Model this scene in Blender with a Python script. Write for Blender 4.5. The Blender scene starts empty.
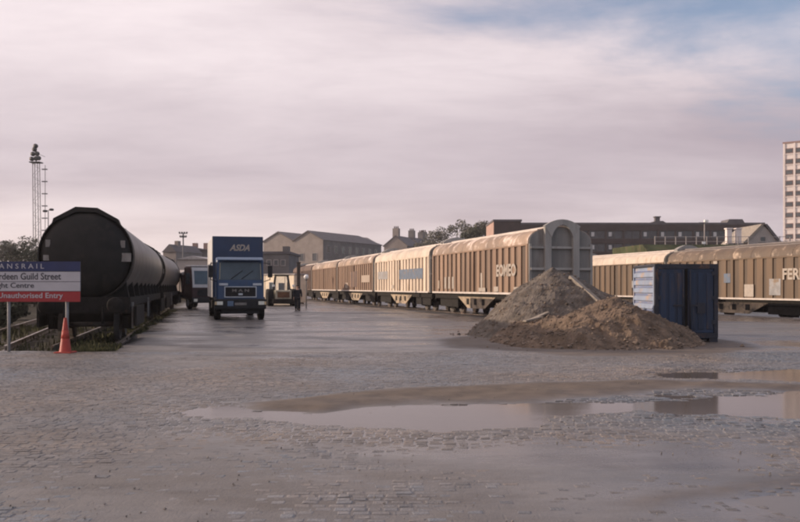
import bpy, bmesh, math, random
import numpy as np
from mathutils import Vector, Matrix, noise as mnoise

random.seed(7)
rng = np.random.default_rng(7)
sc = bpy.context.scene
col = sc.collection
R = math.radians

# ------------------------------------------------------------------ camera, sky, sun, exposure
F, CX, HY, EYE = 844.0, 400.0, 287.0, 1.6        # focal length / centre / horizon (photo pixels), eye height (m)
cam = bpy.data.cameras.new('camera')
cam.lens = 36 * F / 800
cam.sensor_width = 36
cam.shift_y = (HY - 261) / 800
cam.clip_start, cam.clip_end = 0.1, 6000
cam_ob = bpy.data.objects.new('camera', cam)
cam_ob.location = (0, 0, EYE)
cam_ob.rotation_euler = (R(90), 0, 0)
col.objects.link(cam_ob)
sc.camera = cam_ob

SUN_EL = R(13.5)
SUN_AZ = math.atan2(-1, 0.20)
S = Vector((math.sin(SUN_AZ) * math.cos(SUN_EL), math.cos(SUN_AZ) * math.cos(SUN_EL), math.sin(SUN_EL)))
sun = bpy.data.lights.new('sun', 'SUN')
sun.energy = 5.0
sun.angle = R(0.5)
sun.color = (1.0, 0.80, 0.62)
sun_ob = bpy.data.objects.new('sun', sun)
sun_ob.rotation_euler = S.to_track_quat('Z', 'Y').to_euler()
col.objects.link(sun_ob)

world = bpy.data.worlds.new('World')
sc.world = world
world.use_nodes = True


def nd(nt, kind, loc=None, **kw):
    n = nt.nodes.new(kind)
    for k, v in kw.items():
        if k.startswith('i_'):
            key = k[2:]
            n.inputs[int(key) if key.isdigit() else key.replace('_', ' ')].default_value = v
        else:
            setattr(n, k, v)
    return n


def math_n(nt, op, a, b=None, clamp=False):
    n = nt.nodes.new('ShaderNodeMath')
    n.operation = op
    n.use_clamp = clamp
    for i, v in enumerate((a, b)):
        if v is None:
            continue
        if isinstance(v, (int, float)):
            n.inputs[i].default_value = v
        else:
            nt.links.new(v, n.inputs[i])
    return n.outputs[0]


def mix_n(nt, fac, a, b):
    n = nt.nodes.new('ShaderNodeMix')
    n.data_type = 'RGBA'
    for sock, v in ((n.inputs['Factor'], fac), (n.inputs[6], a), (n.inputs[7], b)):
        if isinstance(v, (int, float)):
            sock.default_value = v
        elif isinstance(v, (tuple, list)):
            sock.default_value = (*v[:3], 1)
        else:
            nt.links.new(v, sock)
    return n.outputs[2]


def ramp_n(nt, fac, lo, hi):
    n = nt.nodes.new('ShaderNodeMapRange')
    n.interpolation_type = 'SMOOTHSTEP'
    nt.links.new(fac, n.inputs[0])
    n.inputs[1].default_value, n.inputs[2].default_value = lo, hi
    return n.outputs[0]


def build_world():
    nt = world.node_tree
    nt.nodes.clear()
    out = nt.nodes.new('ShaderNodeOutputWorld')
    bg = nt.nodes.new('ShaderNodeBackground')
    nt.links.new(bg.outputs[0], out.inputs[0])
    sky = nt.nodes.new('ShaderNodeTexSky')
    sky.sky_type = 'NISHITA'
    sky.sun_disc = False
    sky.sun_elevation = SUN_EL
    sky.sun_rotation = SUN_AZ % (2 * math.pi)
    sky.air_density, sky.dust_density, sky.ozone_density = 1.0, 0.3, 3.0
    tc = nt.nodes.new('ShaderNodeTexCoord')
    sep = nt.nodes.new('ShaderNodeSeparateXYZ')
    nt.links.new(tc.outputs['Generated'], sep.inputs[0])
    x, y, z = sep.outputs
    zz = math_n(nt, 'ADD', math_n(nt, 'MAXIMUM', z, 0.0), 0.15)
    comb = nt.nodes.new('ShaderNodeCombineXYZ')
    nt.links.new(math_n(nt, 'DIVIDE', x, zz), comb.inputs[0])
    nt.links.new(math_n(nt, 'DIVIDE', y, zz), comb.inputs[1])

    def noise(scale, detail, rough, off, dist=0.0, rot=0.0, sx=1.0):
        mp = nt.nodes.new('ShaderNodeMapping')
        mp.inputs['Location'].default_value = off
        mp.inputs['Rotation'].default_value = (0, 0, rot)
        mp.inputs['Scale'].default_value = (sx, 1, 1)
        nt.links.new(comb.outputs[0], mp.inputs[0])
        n = nt.nodes.new('ShaderNodeTexNoise')
        n.inputs['Scale'].default_value = scale
        n.inputs['Detail'].default_value = detail
        n.inputs['Roughness'].default_value = rough
        n.inputs['Distortion'].default_value = dist
        nt.links.new(mp.outputs[0], n.inputs[0])
        return n.outputs[0]
    big = noise(0.42, 3, 0.5, (3.2, 1.7, 0.0), 0.4, 0.25, 0.55)
    mid = noise(1.9, 8, 0.60, (0.3, 5.1, 2.0), 0.2, 0.25, 0.55)
    # angle towards the sun: clouds are brighter and warmer on that side
    dt = nt.nodes.new('ShaderNodeVectorMath')
    dt.operation = 'DOT_PRODUCT'
    nt.links.new(tc.outputs['Generated'], dt.inputs[0])
    dt.inputs[1].default_value = tuple(S)
    sd = dt.outputs['Value']
    lum = math_n(nt, 'ADD', math_n(nt, 'MULTIPLY', math_n(nt, 'SUBTRACT', mid, 0.5), 0.95),
                 math_n(nt, 'MULTIPLY', math_n(nt, 'SUBTRACT', big, 0.5), 1.25))
    lum = math_n(nt, 'ADD', lum, math_n(nt, 'MULTIPLY', sd, 0.46))
    lum = math_n(nt, 'ADD', lum, math_n(nt, 'MULTIPLY', ramp_n(nt, z, 0.05, 0.30), 0.28))
    lum = math_n(nt, 'ADD', lum, 0.38)
    bank = math_n(nt, 'MULTIPLY', ramp_n(nt, z, 0.045, 0.125), math_n(nt, 'SUBTRACT', 1.0, ramp_n(nt, z, 0.15, 0.27)))
    bank = math_n(nt, 'MULTIPLY', bank, math_n(nt, 'ADD', math_n(nt, 'MULTIPLY', mid, 0.5), 0.0))
    lum = math_n(nt, 'SUBTRACT', lum, bank)
    f = ramp_n(nt, lum, -0.15, 0.95)
    cloud = mix_n(nt, f, (0.325, 0.268, 0.325), (0.95, 0.84, 0.86))
    # warm band low over the horizon
    warm = math_n(nt, 'MULTIPLY', math_n(nt, 'SUBTRACT', 1.0, ramp_n(nt, z, 0.0, 0.14)), ramp_n(nt, sd, -0.45, 0.45))
    cloud = mix_n(nt, math_n(nt, 'MULTIPLY', warm, 0.65), cloud, (0.90, 0.75, 0.69))
    # thinning cover high up and away from the sun, clear blue behind it
    th = math_n(nt, 'ADD', math_n(nt, 'MULTIPLY', sd, -0.55), math_n(nt, 'MULTIPLY', math_n(nt, 'MINIMUM', z, 0.30), 1.15))
    th = math_n(nt, 'ADD', th, math_n(nt, 'MULTIPLY', math_n(nt, 'SUBTRACT', mid, 0.5), -0.55))
    th = math_n(nt, 'ADD', th, math_n(nt, 'MULTIPLY', math_n(nt, 'SUBTRACT', big, 0.5), -0.45))
    clear = math_n(nt, 'MULTIPLY', ramp_n(nt, th, 0.28, 0.52), 0.8)
    # the Sky Texture at strength 0.15 behind the cloud
    blue = nt.nodes.new('ShaderNodeVectorMath')
    blue.operation = 'SCALE'
    nt.links.new(sky.outputs[0], blue.inputs[0])
    blue.inputs['Scale'].default_value = 0.15
    final = mix_n(nt, clear, cloud, blue.outputs[0])
    nt.links.new(final, bg.inputs[0])
    bg.inputs[1].default_value = 1.0


build_world()
vs = sc.view_settings
vs.view_transform = 'Standard'
vs.look = 'None'
vs.exposure = 0.1
vs.gamma = 1.0
sc.cycles.use_denoising = True
sc.cycles.filter_width = 2.1
sc.cycles.max_bounces = 6


# ------------------------------------------------------------------ measuring helpers
def D(py):                      # distance of a ground point seen at photo row py
    return F * EYE / (py - HY)


def X(px, d):
    return (px - CX) / F * d


def Z(py, d):
    return EYE + (HY - py) / F * d


def G(px, py):
    d = D(py)
    return (X(px, d), d)


# ------------------------------------------------------------------ materials
def mat(name, c, rough=0.75, var=0.22, scale=2.5, dirt=None, dlo=0.5, dhi=0.72, bump=0.15, metal=0.0,
        streak=False, orand=0.0, spec=0.4, bscale=None, attr=None):
    m = bpy.data.materials.new(name)
    m.use_nodes = True
    nt = m.node_tree
    b = nt.nodes['Principled BSDF']
    tc = nt.nodes.new('ShaderNodeTexCoord')
    oi = nt.nodes.new('ShaderNodeObjectInfo')
    vec = nt.nodes.new('ShaderNodeVectorMath')
    vec.operation = 'ADD'
    nt.links.new(tc.outputs['Object'], vec.inputs[0])
    cb = nt.nodes.new('ShaderNodeCombineXYZ')
    r37 = math_n(nt, 'MULTIPLY', oi.outputs['Random'], 37.0)
    for i in range(3):
        nt.links.new(r37, cb.inputs[i])
    nt.links.new(cb.outputs[0], vec.inputs[1])
    mp = nt.nodes.new('ShaderNodeMapping')
    mp.inputs['Scale'].default_value = (1, 1, 0.18) if streak else (1, 1, 1)
    nt.links.new(vec.outputs[0], mp.inputs[0])

    def noi(s, det=6, rg=0.6):
        n = nt.nodes.new('ShaderNodeTexNoise')
        n.inputs['Scale'].default_value = s
        n.inputs['Detail'].default_value = det
        n.inputs['Roughness'].default_value = rg
        nt.links.new(mp.outputs[0], n.inputs[0])
        return n.outputs[0]
    n1 = noi(scale)
    f = ramp_n(nt, n1, 0.28, 0.72)
    lo = tuple(v * (1 - var) for v in c)
    hi = tuple(min(1, v * (1 + var)) for v in c)
    colr = mix_n(nt, f, lo, hi)
    if attr:
        a = nt.nodes.new('ShaderNodeAttribute')
        a.attribute_name = attr
        mm = nt.nodes.new('ShaderNodeMix')
        mm.data_type = 'RGBA'
        mm.blend_type = 'MULTIPLY'
        mm.inputs['Factor'].default_value = 1
        nt.links.new(colr, mm.inputs[6])
        nt.links.new(a.outputs['Color'], mm.inputs[7])
        colr = mm.outputs[2]
    if orand:
        hsv = nt.nodes.new('ShaderNodeHueSaturation')
        nt.links.new(math_n(nt, 'ADD', math_n(nt, 'MULTIPLY', oi.outputs['Random'], 2 * orand), 1 - orand), hsv.inputs['Value'])
        nt.links.new(colr, hsv.inputs['Color'])
        colr = hsv.outputs[0]
    if dirt:
        n2 = noi(scale * 0.63 + 0.31, 8, 0.65)
        colr = mix_n(nt, ramp_n(nt, n2, dlo, dhi), colr, dirt)
    nt.links.new(colr, b.inputs['Base Color'])
    b.inputs['Roughness'].default_value = rough
    nt.links.new(math_n(nt, 'ADD', math_n(nt, 'MULTIPLY', n1, 0.3), rough - 0.15, True), b.inputs['Roughness'])
    b.inputs['Metallic'].default_value = metal
    b.inputs['Specular IOR Level'].default_value = spec
    if bump:
        bp = nt.nodes.new('ShaderNodeBump')
        bp.inputs['Strength'].default_value = bump
        bp.inputs['Distance'].default_value = 0.05
        nt.links.new(noi(bscale or scale * 6, 5), bp.inputs['Height'])
        nt.links.new(bp.outputs[0], b.inputs['Normal'])
    return m


RUST = (0.13, 0.065, 0.035)
GRIME = (0.05, 0.042, 0.036)
M = {}
M['wagon_tan_shaded'] = mat('wagon_tan_shaded', (0.092, 0.060, 0.042), 0.7, 0.25, 1.5, (0.15, 0.085, 0.05), 0.48, 0.75, streak=True)  # wagon bodies darker than their ribs: rib shade and dirt in the colour
M['wagon_ochre_shaded'] = mat('wagon_ochre_shaded', (0.09, 0.06, 0.043), 0.7, 0.28, 1.7, (0.12, 0.08, 0.05), 0.46, 0.72, streak=True)
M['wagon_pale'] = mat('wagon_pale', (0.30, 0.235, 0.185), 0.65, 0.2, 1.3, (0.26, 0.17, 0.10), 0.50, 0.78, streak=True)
M['wagon_rusty_shaded'] = mat('wagon_rusty_shaded', (0.09, 0.056, 0.042), 0.75, 0.28, 1.5, (0.10, 0.07, 0.06), 0.47, 0.66, streak=True)
M['wagon_dull_shaded'] = mat('wagon_dull_shaded', (0.090, 0.063, 0.044), 0.7, 0.2, 1.5, (0.12, 0.08, 0.05), 0.48, 0.75, streak=True)
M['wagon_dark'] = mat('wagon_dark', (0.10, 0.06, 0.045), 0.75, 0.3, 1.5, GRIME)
M['recess_tan'] = mat('recess_tan', (0.16, 0.095, 0.05), 0.75, 0.25, 2, GRIME, streak=True)
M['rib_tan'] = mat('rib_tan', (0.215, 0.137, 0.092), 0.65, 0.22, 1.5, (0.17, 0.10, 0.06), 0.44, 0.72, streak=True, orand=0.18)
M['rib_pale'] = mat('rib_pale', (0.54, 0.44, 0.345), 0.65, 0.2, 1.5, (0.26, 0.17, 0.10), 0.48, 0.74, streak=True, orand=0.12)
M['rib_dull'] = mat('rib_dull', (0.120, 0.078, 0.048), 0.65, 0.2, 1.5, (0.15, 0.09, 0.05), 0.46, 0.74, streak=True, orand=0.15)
M['roof_tan'] = mat('roof_tan', (0.265, 0.185, 0.132), 0.6, 0.22, 1.2, (0.62, 0.50, 0.43), 0.52, 0.66, orand=0.34)
M['roof_pale'] = mat('roof_pale', (0.50, 0.41, 0.33), 0.6, 0.18, 1.2, (0.36, 0.25, 0.17), 0.55, 0.75, orand=0.10)
M['roof_dull'] = mat('roof_dull', (0.115, 0.080, 0.056), 0.65, 0.2, 1.2, (0.40, 0.30, 0.22), 0.52, 0.68, orand=0.12)
M['roof_grey'] = mat('roof_grey', (0.17, 0.15, 0.145), 0.75, 0.2, 1.2, (0.25, 0.22, 0.2), 0.52, 0.7)
M['ridge_lit'] = mat('ridge_lit', (0.50, 0.44, 0.40), 0.6, 0.15, 2)  # pale tone paints the lit lines on roof ridge and lower rail
M['end_grey'] = mat('end_grey', (0.285, 0.268, 0.248), 0.65, 0.22, 1.4, (0.11, 0.085, 0.07), 0.52, 0.75, streak=True)
M['end_panel'] = mat('end_panel', (0.19, 0.180, 0.168), 0.7, 0.25, 1.4, (0.09, 0.07, 0.06), 0.5, 0.72, streak=True)
M['underframe'] = mat('underframe', (0.020, 0.0175, 0.016), 0.85, 0.35, 4, RUST, 0.62, 0.8, spec=0.15)
M['skirt_pale'] = mat('skirt_pale', (0.34, 0.26, 0.18), 0.75, 0.3, 2, GRIME, 0.5, 0.66)
M['wheel_steel'] = mat('wheel_steel', (0.06, 0.05, 0.045), 0.6, 0.3, 4, RUST, metal=0.3)
M['rail_steel'] = mat('rail_steel', (0.26, 0.21, 0.18), 0.35, 0.3, 3, RUST, 0.5, 0.7, metal=0.6)
M['white_paint'] = mat('white_paint', (0.34, 0.29, 0.245), 0.6, 0.12, 6, (0.35, 0.25, 0.17), 0.56, 0.75)
M['patch_blue'] = mat('patch_blue', (0.10, 0.13, 0.18), 0.7, 0.2, 3, (0.2, 0.14, 0.09), 0.5, 0.7)
M['patch_grey'] = mat('patch_grey', (0.25, 0.24, 0.24), 0.7, 0.2, 3, (0.2, 0.14, 0.09), 0.5, 0.7)
M['tank_black'] = mat('tank_black', (0.052, 0.043, 0.037), 0.42, 0.35, 1.5, (0.13, 0.105, 0.085), 0.52, 0.75, spec=0.5, bump=0.05)
M['tank_end'] = mat('tank_end', (0.016, 0.0145, 0.0135), 0.6, 0.3, 2, (0.032, 0.026, 0.022), 0.5, 0.72, spec=0.2)
M['plate_grey'] = mat('plate_grey', (0.20, 0.18, 0.165), 0.7, 0.25, 6, (0.15, 0.12, 0.1), 0.5, 0.7)
M['truck_blue'] = mat('truck_blue', (0.020, 0.054, 0.128), 0.32, 0.12, 2, (0.05, 0.055, 0.065), 0.58, 0.82, bump=0.02, spec=0.55)
M['box_blue'] = mat('box_blue', (0.020, 0.038, 0.084), 0.5, 0.12, 1.5, (0.04, 0.045, 0.06), 0.55, 0.8, bump=0.04)
M['box_side'] = mat('box_side', (0.62, 0.60, 0.58), 0.55, 0.1, 1.5, (0.35, 0.32, 0.3), 0.58, 0.8)
M['black_plastic'] = mat('black_plastic', (0.022, 0.022, 0.024), 0.55, 0.25, 5, (0.06, 0.055, 0.05), 0.58, 0.8, spec=0.2)
M['rubber'] = mat('rubber', (0.014, 0.013, 0.013), 0.85, 0.3, 6, (0.08, 0.065, 0.05), 0.55, 0.8, spec=0.15)
M['pale_trim'] = mat('pale_trim', (0.50, 0.52, 0.55), 0.45, 0.12, 6)
M['visor_blue'] = mat('visor_blue', (0.11, 0.16, 0.24), 0.4, 0.1, 4)
M['lamp_glass'] = mat('lamp_glass', (0.75, 0.72, 0.62), 0.15, 0.1, 8, spec=0.8)
M['lamp_amber'] = mat('lamp_amber', (0.60, 0.42, 0.22), 0.2, 0.1, 8, spec=0.8)
M['glass_dark'] = mat('glass_dark', (0.060, 0.078, 0.092), 0.12, 0.2, 1.5, bump=0.0, spec=0.45)
M['glass_window'] = mat('glass_window', (0.05, 0.055, 0.06), 0.15, 0.4, 0.6, bump=0.02, spec=0.6)
M['maroon'] = mat('maroon', (0.045, 0.020, 0.020), 0.55, 0.25, 2, GRIME)
M['van_white'] = mat('van_white', (0.50, 0.48, 0.47), 0.5, 0.12, 2, (0.3, 0.26, 0.22), 0.55, 0.8)
M['tarp_grey'] = mat('tarp_grey', (0.34, 0.31, 0.30), 0.7, 0.2, 2)
M['cream'] = mat('cream', (0.80, 0.67, 0.50), 0.7, 0.1, 1.5, (0.4, 0.3, 0.2), 0.56, 0.8)
M['loader_olive'] = mat('loader_olive', (0.40, 0.36, 0.275), 0.6, 0.2, 2, (0.2, 0.15, 0.09), 0.5, 0.75)
M['container_blue'] = mat('container_blue', (0.013, 0.027, 0.060), 0.5, 0.35, 1.8, (0.075, 0.050, 0.040), 0.50, 0.68, streak=True)
M['container_frame'] = mat('container_frame', (0.022, 0.024, 0.035), 0.65, 0.3, 3, RUST, 0.55, 0.75)
M['container_side'] = mat('container_side', (0.22, 0.262, 0.35), 0.6, 0.12, 2.2, (0.40, 0.27, 0.17), 0.50, 0.70)
M['container_rib_shade'] = mat('container_rib_shade', (0.12, 0.15, 0.27), 0.6, 0.15, 2.2, (0.45, 0.33, 0.24), 0.50, 0.68)  # darker blue, painted shade between the side ribs
M['rust'] = mat('rust', RUST, 0.85, 0.35, 4)
M['gravel'] = mat('gravel', (0.130, 0.110, 0.094), 0.95, 0.40, 4.0, (0.11, 0.08, 0.058), 0.50, 0.72, bump=0.8, bscale=22, spec=0.2)
M['soil'] = mat('soil', (0.140, 0.101, 0.074), 0.95, 0.40, 3.0, (0.10, 0.068, 0.046), 0.48, 0.70, bump=0.9, bscale=16, spec=0.2)
M['pebble'] = mat('pebble', (0.150, 0.115, 0.090), 0.9, 0.5, 1.2, bump=0.2, spec=0.2)
M['grit_stone'] = mat('grit_stone', (0.19, 0.17, 0.155), 0.85, 0.5, 1.2, bump=0.2, spec=0.2)
M['timber'] = mat('timber', (0.24, 0.205, 0.17), 0.8, 0.25, 3, (0.25, 0.19, 0.14), 0.52, 0.75)
M['timber_dark'] = mat('timber_dark', (0.06, 0.048, 0.04), 0.85, 0.3, 3)
M['sleeper'] = mat('sleeper', (0.07, 0.055, 0.043), 0.9, 0.35, 3)
M['sign_blue'] = mat('sign_blue', (0.018, 0.026, 0.085), 0.5, 0.1, 3)
M['sign_white'] = mat('sign_white', (0.40, 0.38, 0.40), 0.55, 0.06, 3)
M['sign_red'] = mat('sign_red', (0.27, 0.018, 0.022), 0.5, 0.1, 3)
M['sign_black'] = mat('sign_black', (0.04, 0.04, 0.05), 0.6, 0.1, 3)
M['post_grey'] = mat('post_grey', (0.24, 0.23, 0.23), 0.6, 0.15, 3, GRIME, 0.55, 0.8)
M['cone_red'] = mat('cone_red', (0.34, 0.038, 0.025), 0.6, 0.15, 5, (0.3, 0.06, 0.03), 0.54, 0.8)
M['mast_grey'] = mat('mast_grey', (0.11, 0.105, 0.11), 0.7, 0.2, 2)
M['lamp_dark'] = mat('lamp_dark', (0.05, 0.05, 0.052), 0.6, 0.2, 3)
M['lamp_white'] = mat('lamp_white', (0.80, 0.78, 0.74), 0.3, 0.05, 3)
M['granite'] = mat('granite', (0.26, 0.222, 0.20), 0.85, 0.15, 0.5, (0.24, 0.2, 0.18), 0.5, 0.75, spec=0.2)
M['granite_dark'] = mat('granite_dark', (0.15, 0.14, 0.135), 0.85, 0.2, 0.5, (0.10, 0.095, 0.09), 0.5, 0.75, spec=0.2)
M['slate'] = mat('slate', (0.105, 0.095, 0.10), 0.75, 0.2, 0.7, (0.13, 0.12, 0.115), 0.5, 0.75, spec=0.25)
M['brick_brown'] = mat('brick_brown', (0.072, 0.055, 0.052), 0.85, 0.18, 0.5, (0.085, 0.058, 0.05), 0.5, 0.75, spec=0.2)
M['brick_sunlit'] = mat('brick_sunlit', (0.36, 0.24, 0.20), 0.85, 0.15, 0.5, spec=0.2)  # sunlight painted into the brick tone
M['concrete'] = mat('concrete', (0.36, 0.32, 0.30), 0.85, 0.15, 0.8, (0.25, 0.22, 0.2), 0.5, 0.75, spec=0.2)
M['tower_pale'] = mat('tower_pale', (0.66, 0.585, 0.555), 0.8, 0.08, 0.2, spec=0.2)
M['tower_brown'] = mat('tower_brown', (0.22, 0.14, 0.12), 0.8, 0.15, 0.3, spec=0.2)
M['shed_pale'] = mat('shed_pale', (0.34, 0.30, 0.275), 0.8, 0.1, 0.8)
M['shed_dark'] = mat('shed_dark', (0.135, 0.122, 0.118), 0.85, 0.2, 0.6)
M['bark'] = mat('bark', (0.085, 0.07, 0.058), 0.9, 0.3, 3)
M['leaf_grey'] = mat('leaf_grey', (0.135, 0.128, 0.102), 0.85, 0.45, 0.9, spec=0.2, bump=0)
M['leaf_dark'] = mat('leaf_dark', (0.050, 0.055, 0.035), 0.85, 0.45, 0.9, spec=0.2, bump=0)
M['leaf_bush'] = mat('leaf_bush', (0.040, 0.036, 0.028), 0.9, 0.5, 1.5, spec=0.15, bump=0)
M['grass'] = mat('grass', (0.060, 0.058, 0.026), 0.9, 0.55, 1.2, spec=0.15, bump=0)
M['bank_green'] = mat('bank_green', (0.050, 0.058, 0.028), 0.95, 0.4, 0.6, (0.10, 0.08, 0.05), 0.5, 0.7, spec=0.1, bump=0.5)
M['skin'] = mat('skin', (0.42, 0.26, 0.19), 0.6, 0.08, 6)
M['cloth_dark'] = mat('cloth_dark', (0.022, 0.023, 0.028), 0.9, 0.25, 5)
M['cloth_trouser'] = mat('cloth_trouser', (0.018, 0.018, 0.022), 0.9, 0.25, 5)
M['hair_dark'] = mat('hair_dark', (0.03, 0.022, 0.018), 0.8, 0.2, 8)
M['paper'] = mat('paper', (0.80, 0.74, 0.74), 0.8, 0.06, 8)
M['eye'] = mat('eye', (0.02, 0.02, 0.02), 0.4, 0.1, 8)
M['sett'] = mat('sett', (0.128, 0.120, 0.119), 0.50, 0.25, 5, (0.105, 0.090, 0.08), 0.46, 0.72, bump=0.35, bscale=40, attr='tint', spec=0.45)
M['kerb_stone'] = mat('kerb_stone', (0.22, 0.20, 0.19), 0.8, 0.2, 1.5, (0.12, 0.1, 0.09), 0.5, 0.75)


# ------------------------------------------------------------------ mesh helpers
class MB:
    def __init__(self):
        self.v, self.f, self.smooth = [], [], []

    def add(self, vs, fs, smooth=False):
        o = len(self.v)
        self.v += [tuple(p) for p in vs]
        self.f += [tuple(i + o for i in f) for f in fs]
        self.smooth += [smooth] * len(fs)
        return self

    def box(self, x0, x1, y0, y1, z0, z1):
        v = [(x0, y0, z0), (x1, y0, z0), (x1, y1, z0), (x0, y1, z0), (x0, y0, z1), (x1, y0, z1), (x1, y1, z1), (x0, y1, z1)]
        return self.add(v, [(0, 3, 2, 1), (4, 5, 6, 7), (0, 1, 5, 4), (1, 2, 6, 5), (2, 3, 7, 6), (3, 0, 4, 7)])

    def hexa(self, pts):
        return self.add(pts, [(0, 3, 2, 1), (4, 5, 6, 7), (0, 1, 5, 4), (1, 2, 6, 5), (2, 3, 7, 6), (3, 0, 4, 7)])

    def tube(self, p0, p1, r0, r1=None, n=8, smooth=True):
        p0, p1 = Vector(p0), Vector(p1)
        r1 = r0 if r1 is None else r1
        q = (p1 - p0).to_track_quat('Z', 'Y')
        vs = []
        for p, r in ((p0, r0), (p1, r1)):
            for k in range(n):
                a = 2 * math.pi * k / n
                vs.append(p + q @ Vector((r * math.cos(a), r * math.sin(a), 0)))
        fs = [(k, (k + 1) % n, n + (k + 1) % n, n + k) for k in range(n)]
        self.add(vs, fs, smooth)
        return self.add([], []) if False else self._caps(len(self.v) - 2 * n, n)

    def _caps(self, o, n):
        self.f += [tuple(o + n - 1 - k for k in range(n)), tuple(o + n + k for k in range(n))]
        self.smooth += [False, False]
        return self

    def bar(self, p0, p1, w, h):
        p0, p1 = Vector(p0), Vector(p1)
        d = (p1 - p0).normalized()
        up = Vector((0, 0, 1)) if abs(d.z) < 0.95 else Vector((1, 0, 0))
        s = d.cross(up).normalized() * w / 2
        u = s.cross(d).normalized() * h / 2
        return self.hexa([p0 - s - u, p0 + s - u, p1 + s - u, p1 - s - u, p0 - s + u, p0 + s + u, p1 + s + u, p1 - s + u])

    def prism(self, prof, y0, y1, smooth=False):        # closed profile in x, z pushed along y
        n = len(prof)
        vs = [(a, y0, b) for a, b in prof] + [(a, y1, b) for a, b in prof]
        self.add(vs, [(k, (k + 1) % n, n + (k + 1) % n, n + k) for k in range(n)], smooth)
        return self._caps(len(self.v) - 2 * n, n)

    def prism_x(self, prof, x0, x1, smooth=False):      # closed profile in y, z pushed along x
        n = len(prof)
        vs = [(x0, a, b) for a, b in prof] + [(x1, a, b) for a, b in prof]
        self.add(vs, [(k, n + k, n + (k + 1) % n, (k + 1) % n) for k in range(n)], smooth)
        self.f += [tuple(len(self.v) - 2 * n + k for k in range(n)), tuple(len(self.v) - 1 - k for k in range(n))]
        self.smooth += [False, False]
        return self

    def lathe(self, prof, centre, axis='Y', n=24, smooth=True):   # prof: (radius, along)
        c = Vector(centre)
        vs = []
        for r, a in prof:
            for k in range(n):
                t = 2 * math.pi * k / n
                u, w = r * math.cos(t), r * math.sin(t)
                vs.append(c + (Vector((u, a, w)) if axis == 'Y' else Vector((a, u, w)) if axis == 'X' else Vector((u, w, a))))
        fs = []
        for i in range(len(prof) - 1):
            for k in range(n):
                fs.append((i * n + k, i * n + (k + 1) % n, (i + 1) * n + (k + 1) % n, (i + 1) * n + k))
        return self.add(vs, fs, smooth)

    def mesh(self, name):
        me = bpy.data.meshes.new(name)
        me.from_pydata(self.v, [], self.f)
        me.polygons.foreach_set('use_smooth', self.smooth)
        me.update()
        return me

    def build(self, name, m, parent=None, bevel=0.0, loc=None, rotz=None):
        return obj(name, self.mesh(name), m, parent, bevel, loc, rotz)


def obj(name, me, m, parent=None, bevel=0.0, loc=None, rotz=None):
    o = bpy.data.objects.new(name, me)
    if m is not None and not me.materials:
        me.materials.append(M[m] if isinstance(m, str) else m)
    col.objects.link(o)
    if parent is not None:
        o.parent = parent
    if loc is not None:
        o.location = loc
    if rotz is not None:
        o.rotation_euler = (0, 0, rotz)
    if bevel:
        md = o.modifiers.new('bevel', 'BEVEL')
        md.width = bevel
        md.segments = 2
        md.limit_method = 'ANGLE'
    return o


def thing(name, label, cat, loc=(0, 0, 0), rotz=0.0, group=None):
    o = bpy.data.objects.new(name, None)
    o.empty_display_size = 0.3
    col.objects.link(o)
    o.location = loc
    o.rotation_euler = (0, 0, rotz)
    return tag(o, label, cat, group)


def tag(o, label, cat, group=None):
    o['label'] = label
    o['category'] = cat
    if group:
        o['group'] = group
    return o


def kind(o, k):
    o['kind'] = k
    return o


def text_mesh(s, size, extrude=0.004, shear=0.0, space=1.0, offset=0.0, align='LEFT'):
    cu = bpy.data.curves.new('lettering', 'FONT')
    cu.body = s
    cu.size = size
    cu.extrude = extrude
    cu.shear = shear
    cu.space_character = space
    cu.offset = offset
    cu.align_x = align
    cu.resolution_u = 3
    o = bpy.data.objects.new('lettering', cu)
    col.objects.link(o)
    dg = bpy.context.evaluated_depsgraph_get()
    me = bpy.data.meshes.new_from_object(o.evaluated_get(dg))
    bpy.data.objects.remove(o)
    bpy.data.curves.remove(cu)
    # stand it upright: text x stays x, text y becomes z, faces -y
    me.transform(Matrix.Rotation(R(90), 4, 'X'))
    me.materials.clear()
    return me


def fit_text(me, w, h):
    xs = [v.co.x for v in me.vertices]
    zs = [v.co.z for v in me.vertices]
    x0, x1, z0, z1 = min(xs), max(xs), min(zs), max(zs)
    for v in me.vertices:
        v.co.x = (v.co.x - x0) / (x1 - x0) * w
        v.co.z = (v.co.z - z0) / (z1 - z0) * h
    return me


T_EOMEO = fit_text(text_mesh('EOMEO', 1, offset=0.035), 2.5, 0.62)
T_FERRY = fit_text(text_mesh('FERRY', 1, offset=0.03), 2.3, 0.60)
T_ASDA = fit_text(text_mesh('ASDA', 1, shear=0.35, offset=0.035), 1.00, 0.33)
T_MAN = fit_text(text_mesh('M A N', 1, offset=0.03), 0.80, 0.13)
T_S1 = text_mesh('TRANSRAIL', 0.20, 0.003, space=1.6, offset=0.0)
T_S2 = text_mesh('Aberdeen Guild Street', 0.205, 0.003, offset=0.002)
T_S3 = text_mesh('Freight Centre', 0.205, 0.003, offset=0.002)
T_S4 = text_mesh('No Unauthorised Entry', 0.205, 0.003, offset=0.002)

# ------------------------------------------------------------------ ground of the yard
SL = -0.275                                  # the goods trains run off to the left at this slope
NORM = math.hypot(1, SL)
AX = Vector((1 / NORM, -SL / NORM, 0))      # across the train, to the right
AY = Vector((SL / NORM, 1 / NORM, 0))       # along the train, away
TRAIN_ROT = math.atan(-SL)
TB = -0.235                                   # slope of the tank wagons' track


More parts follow.
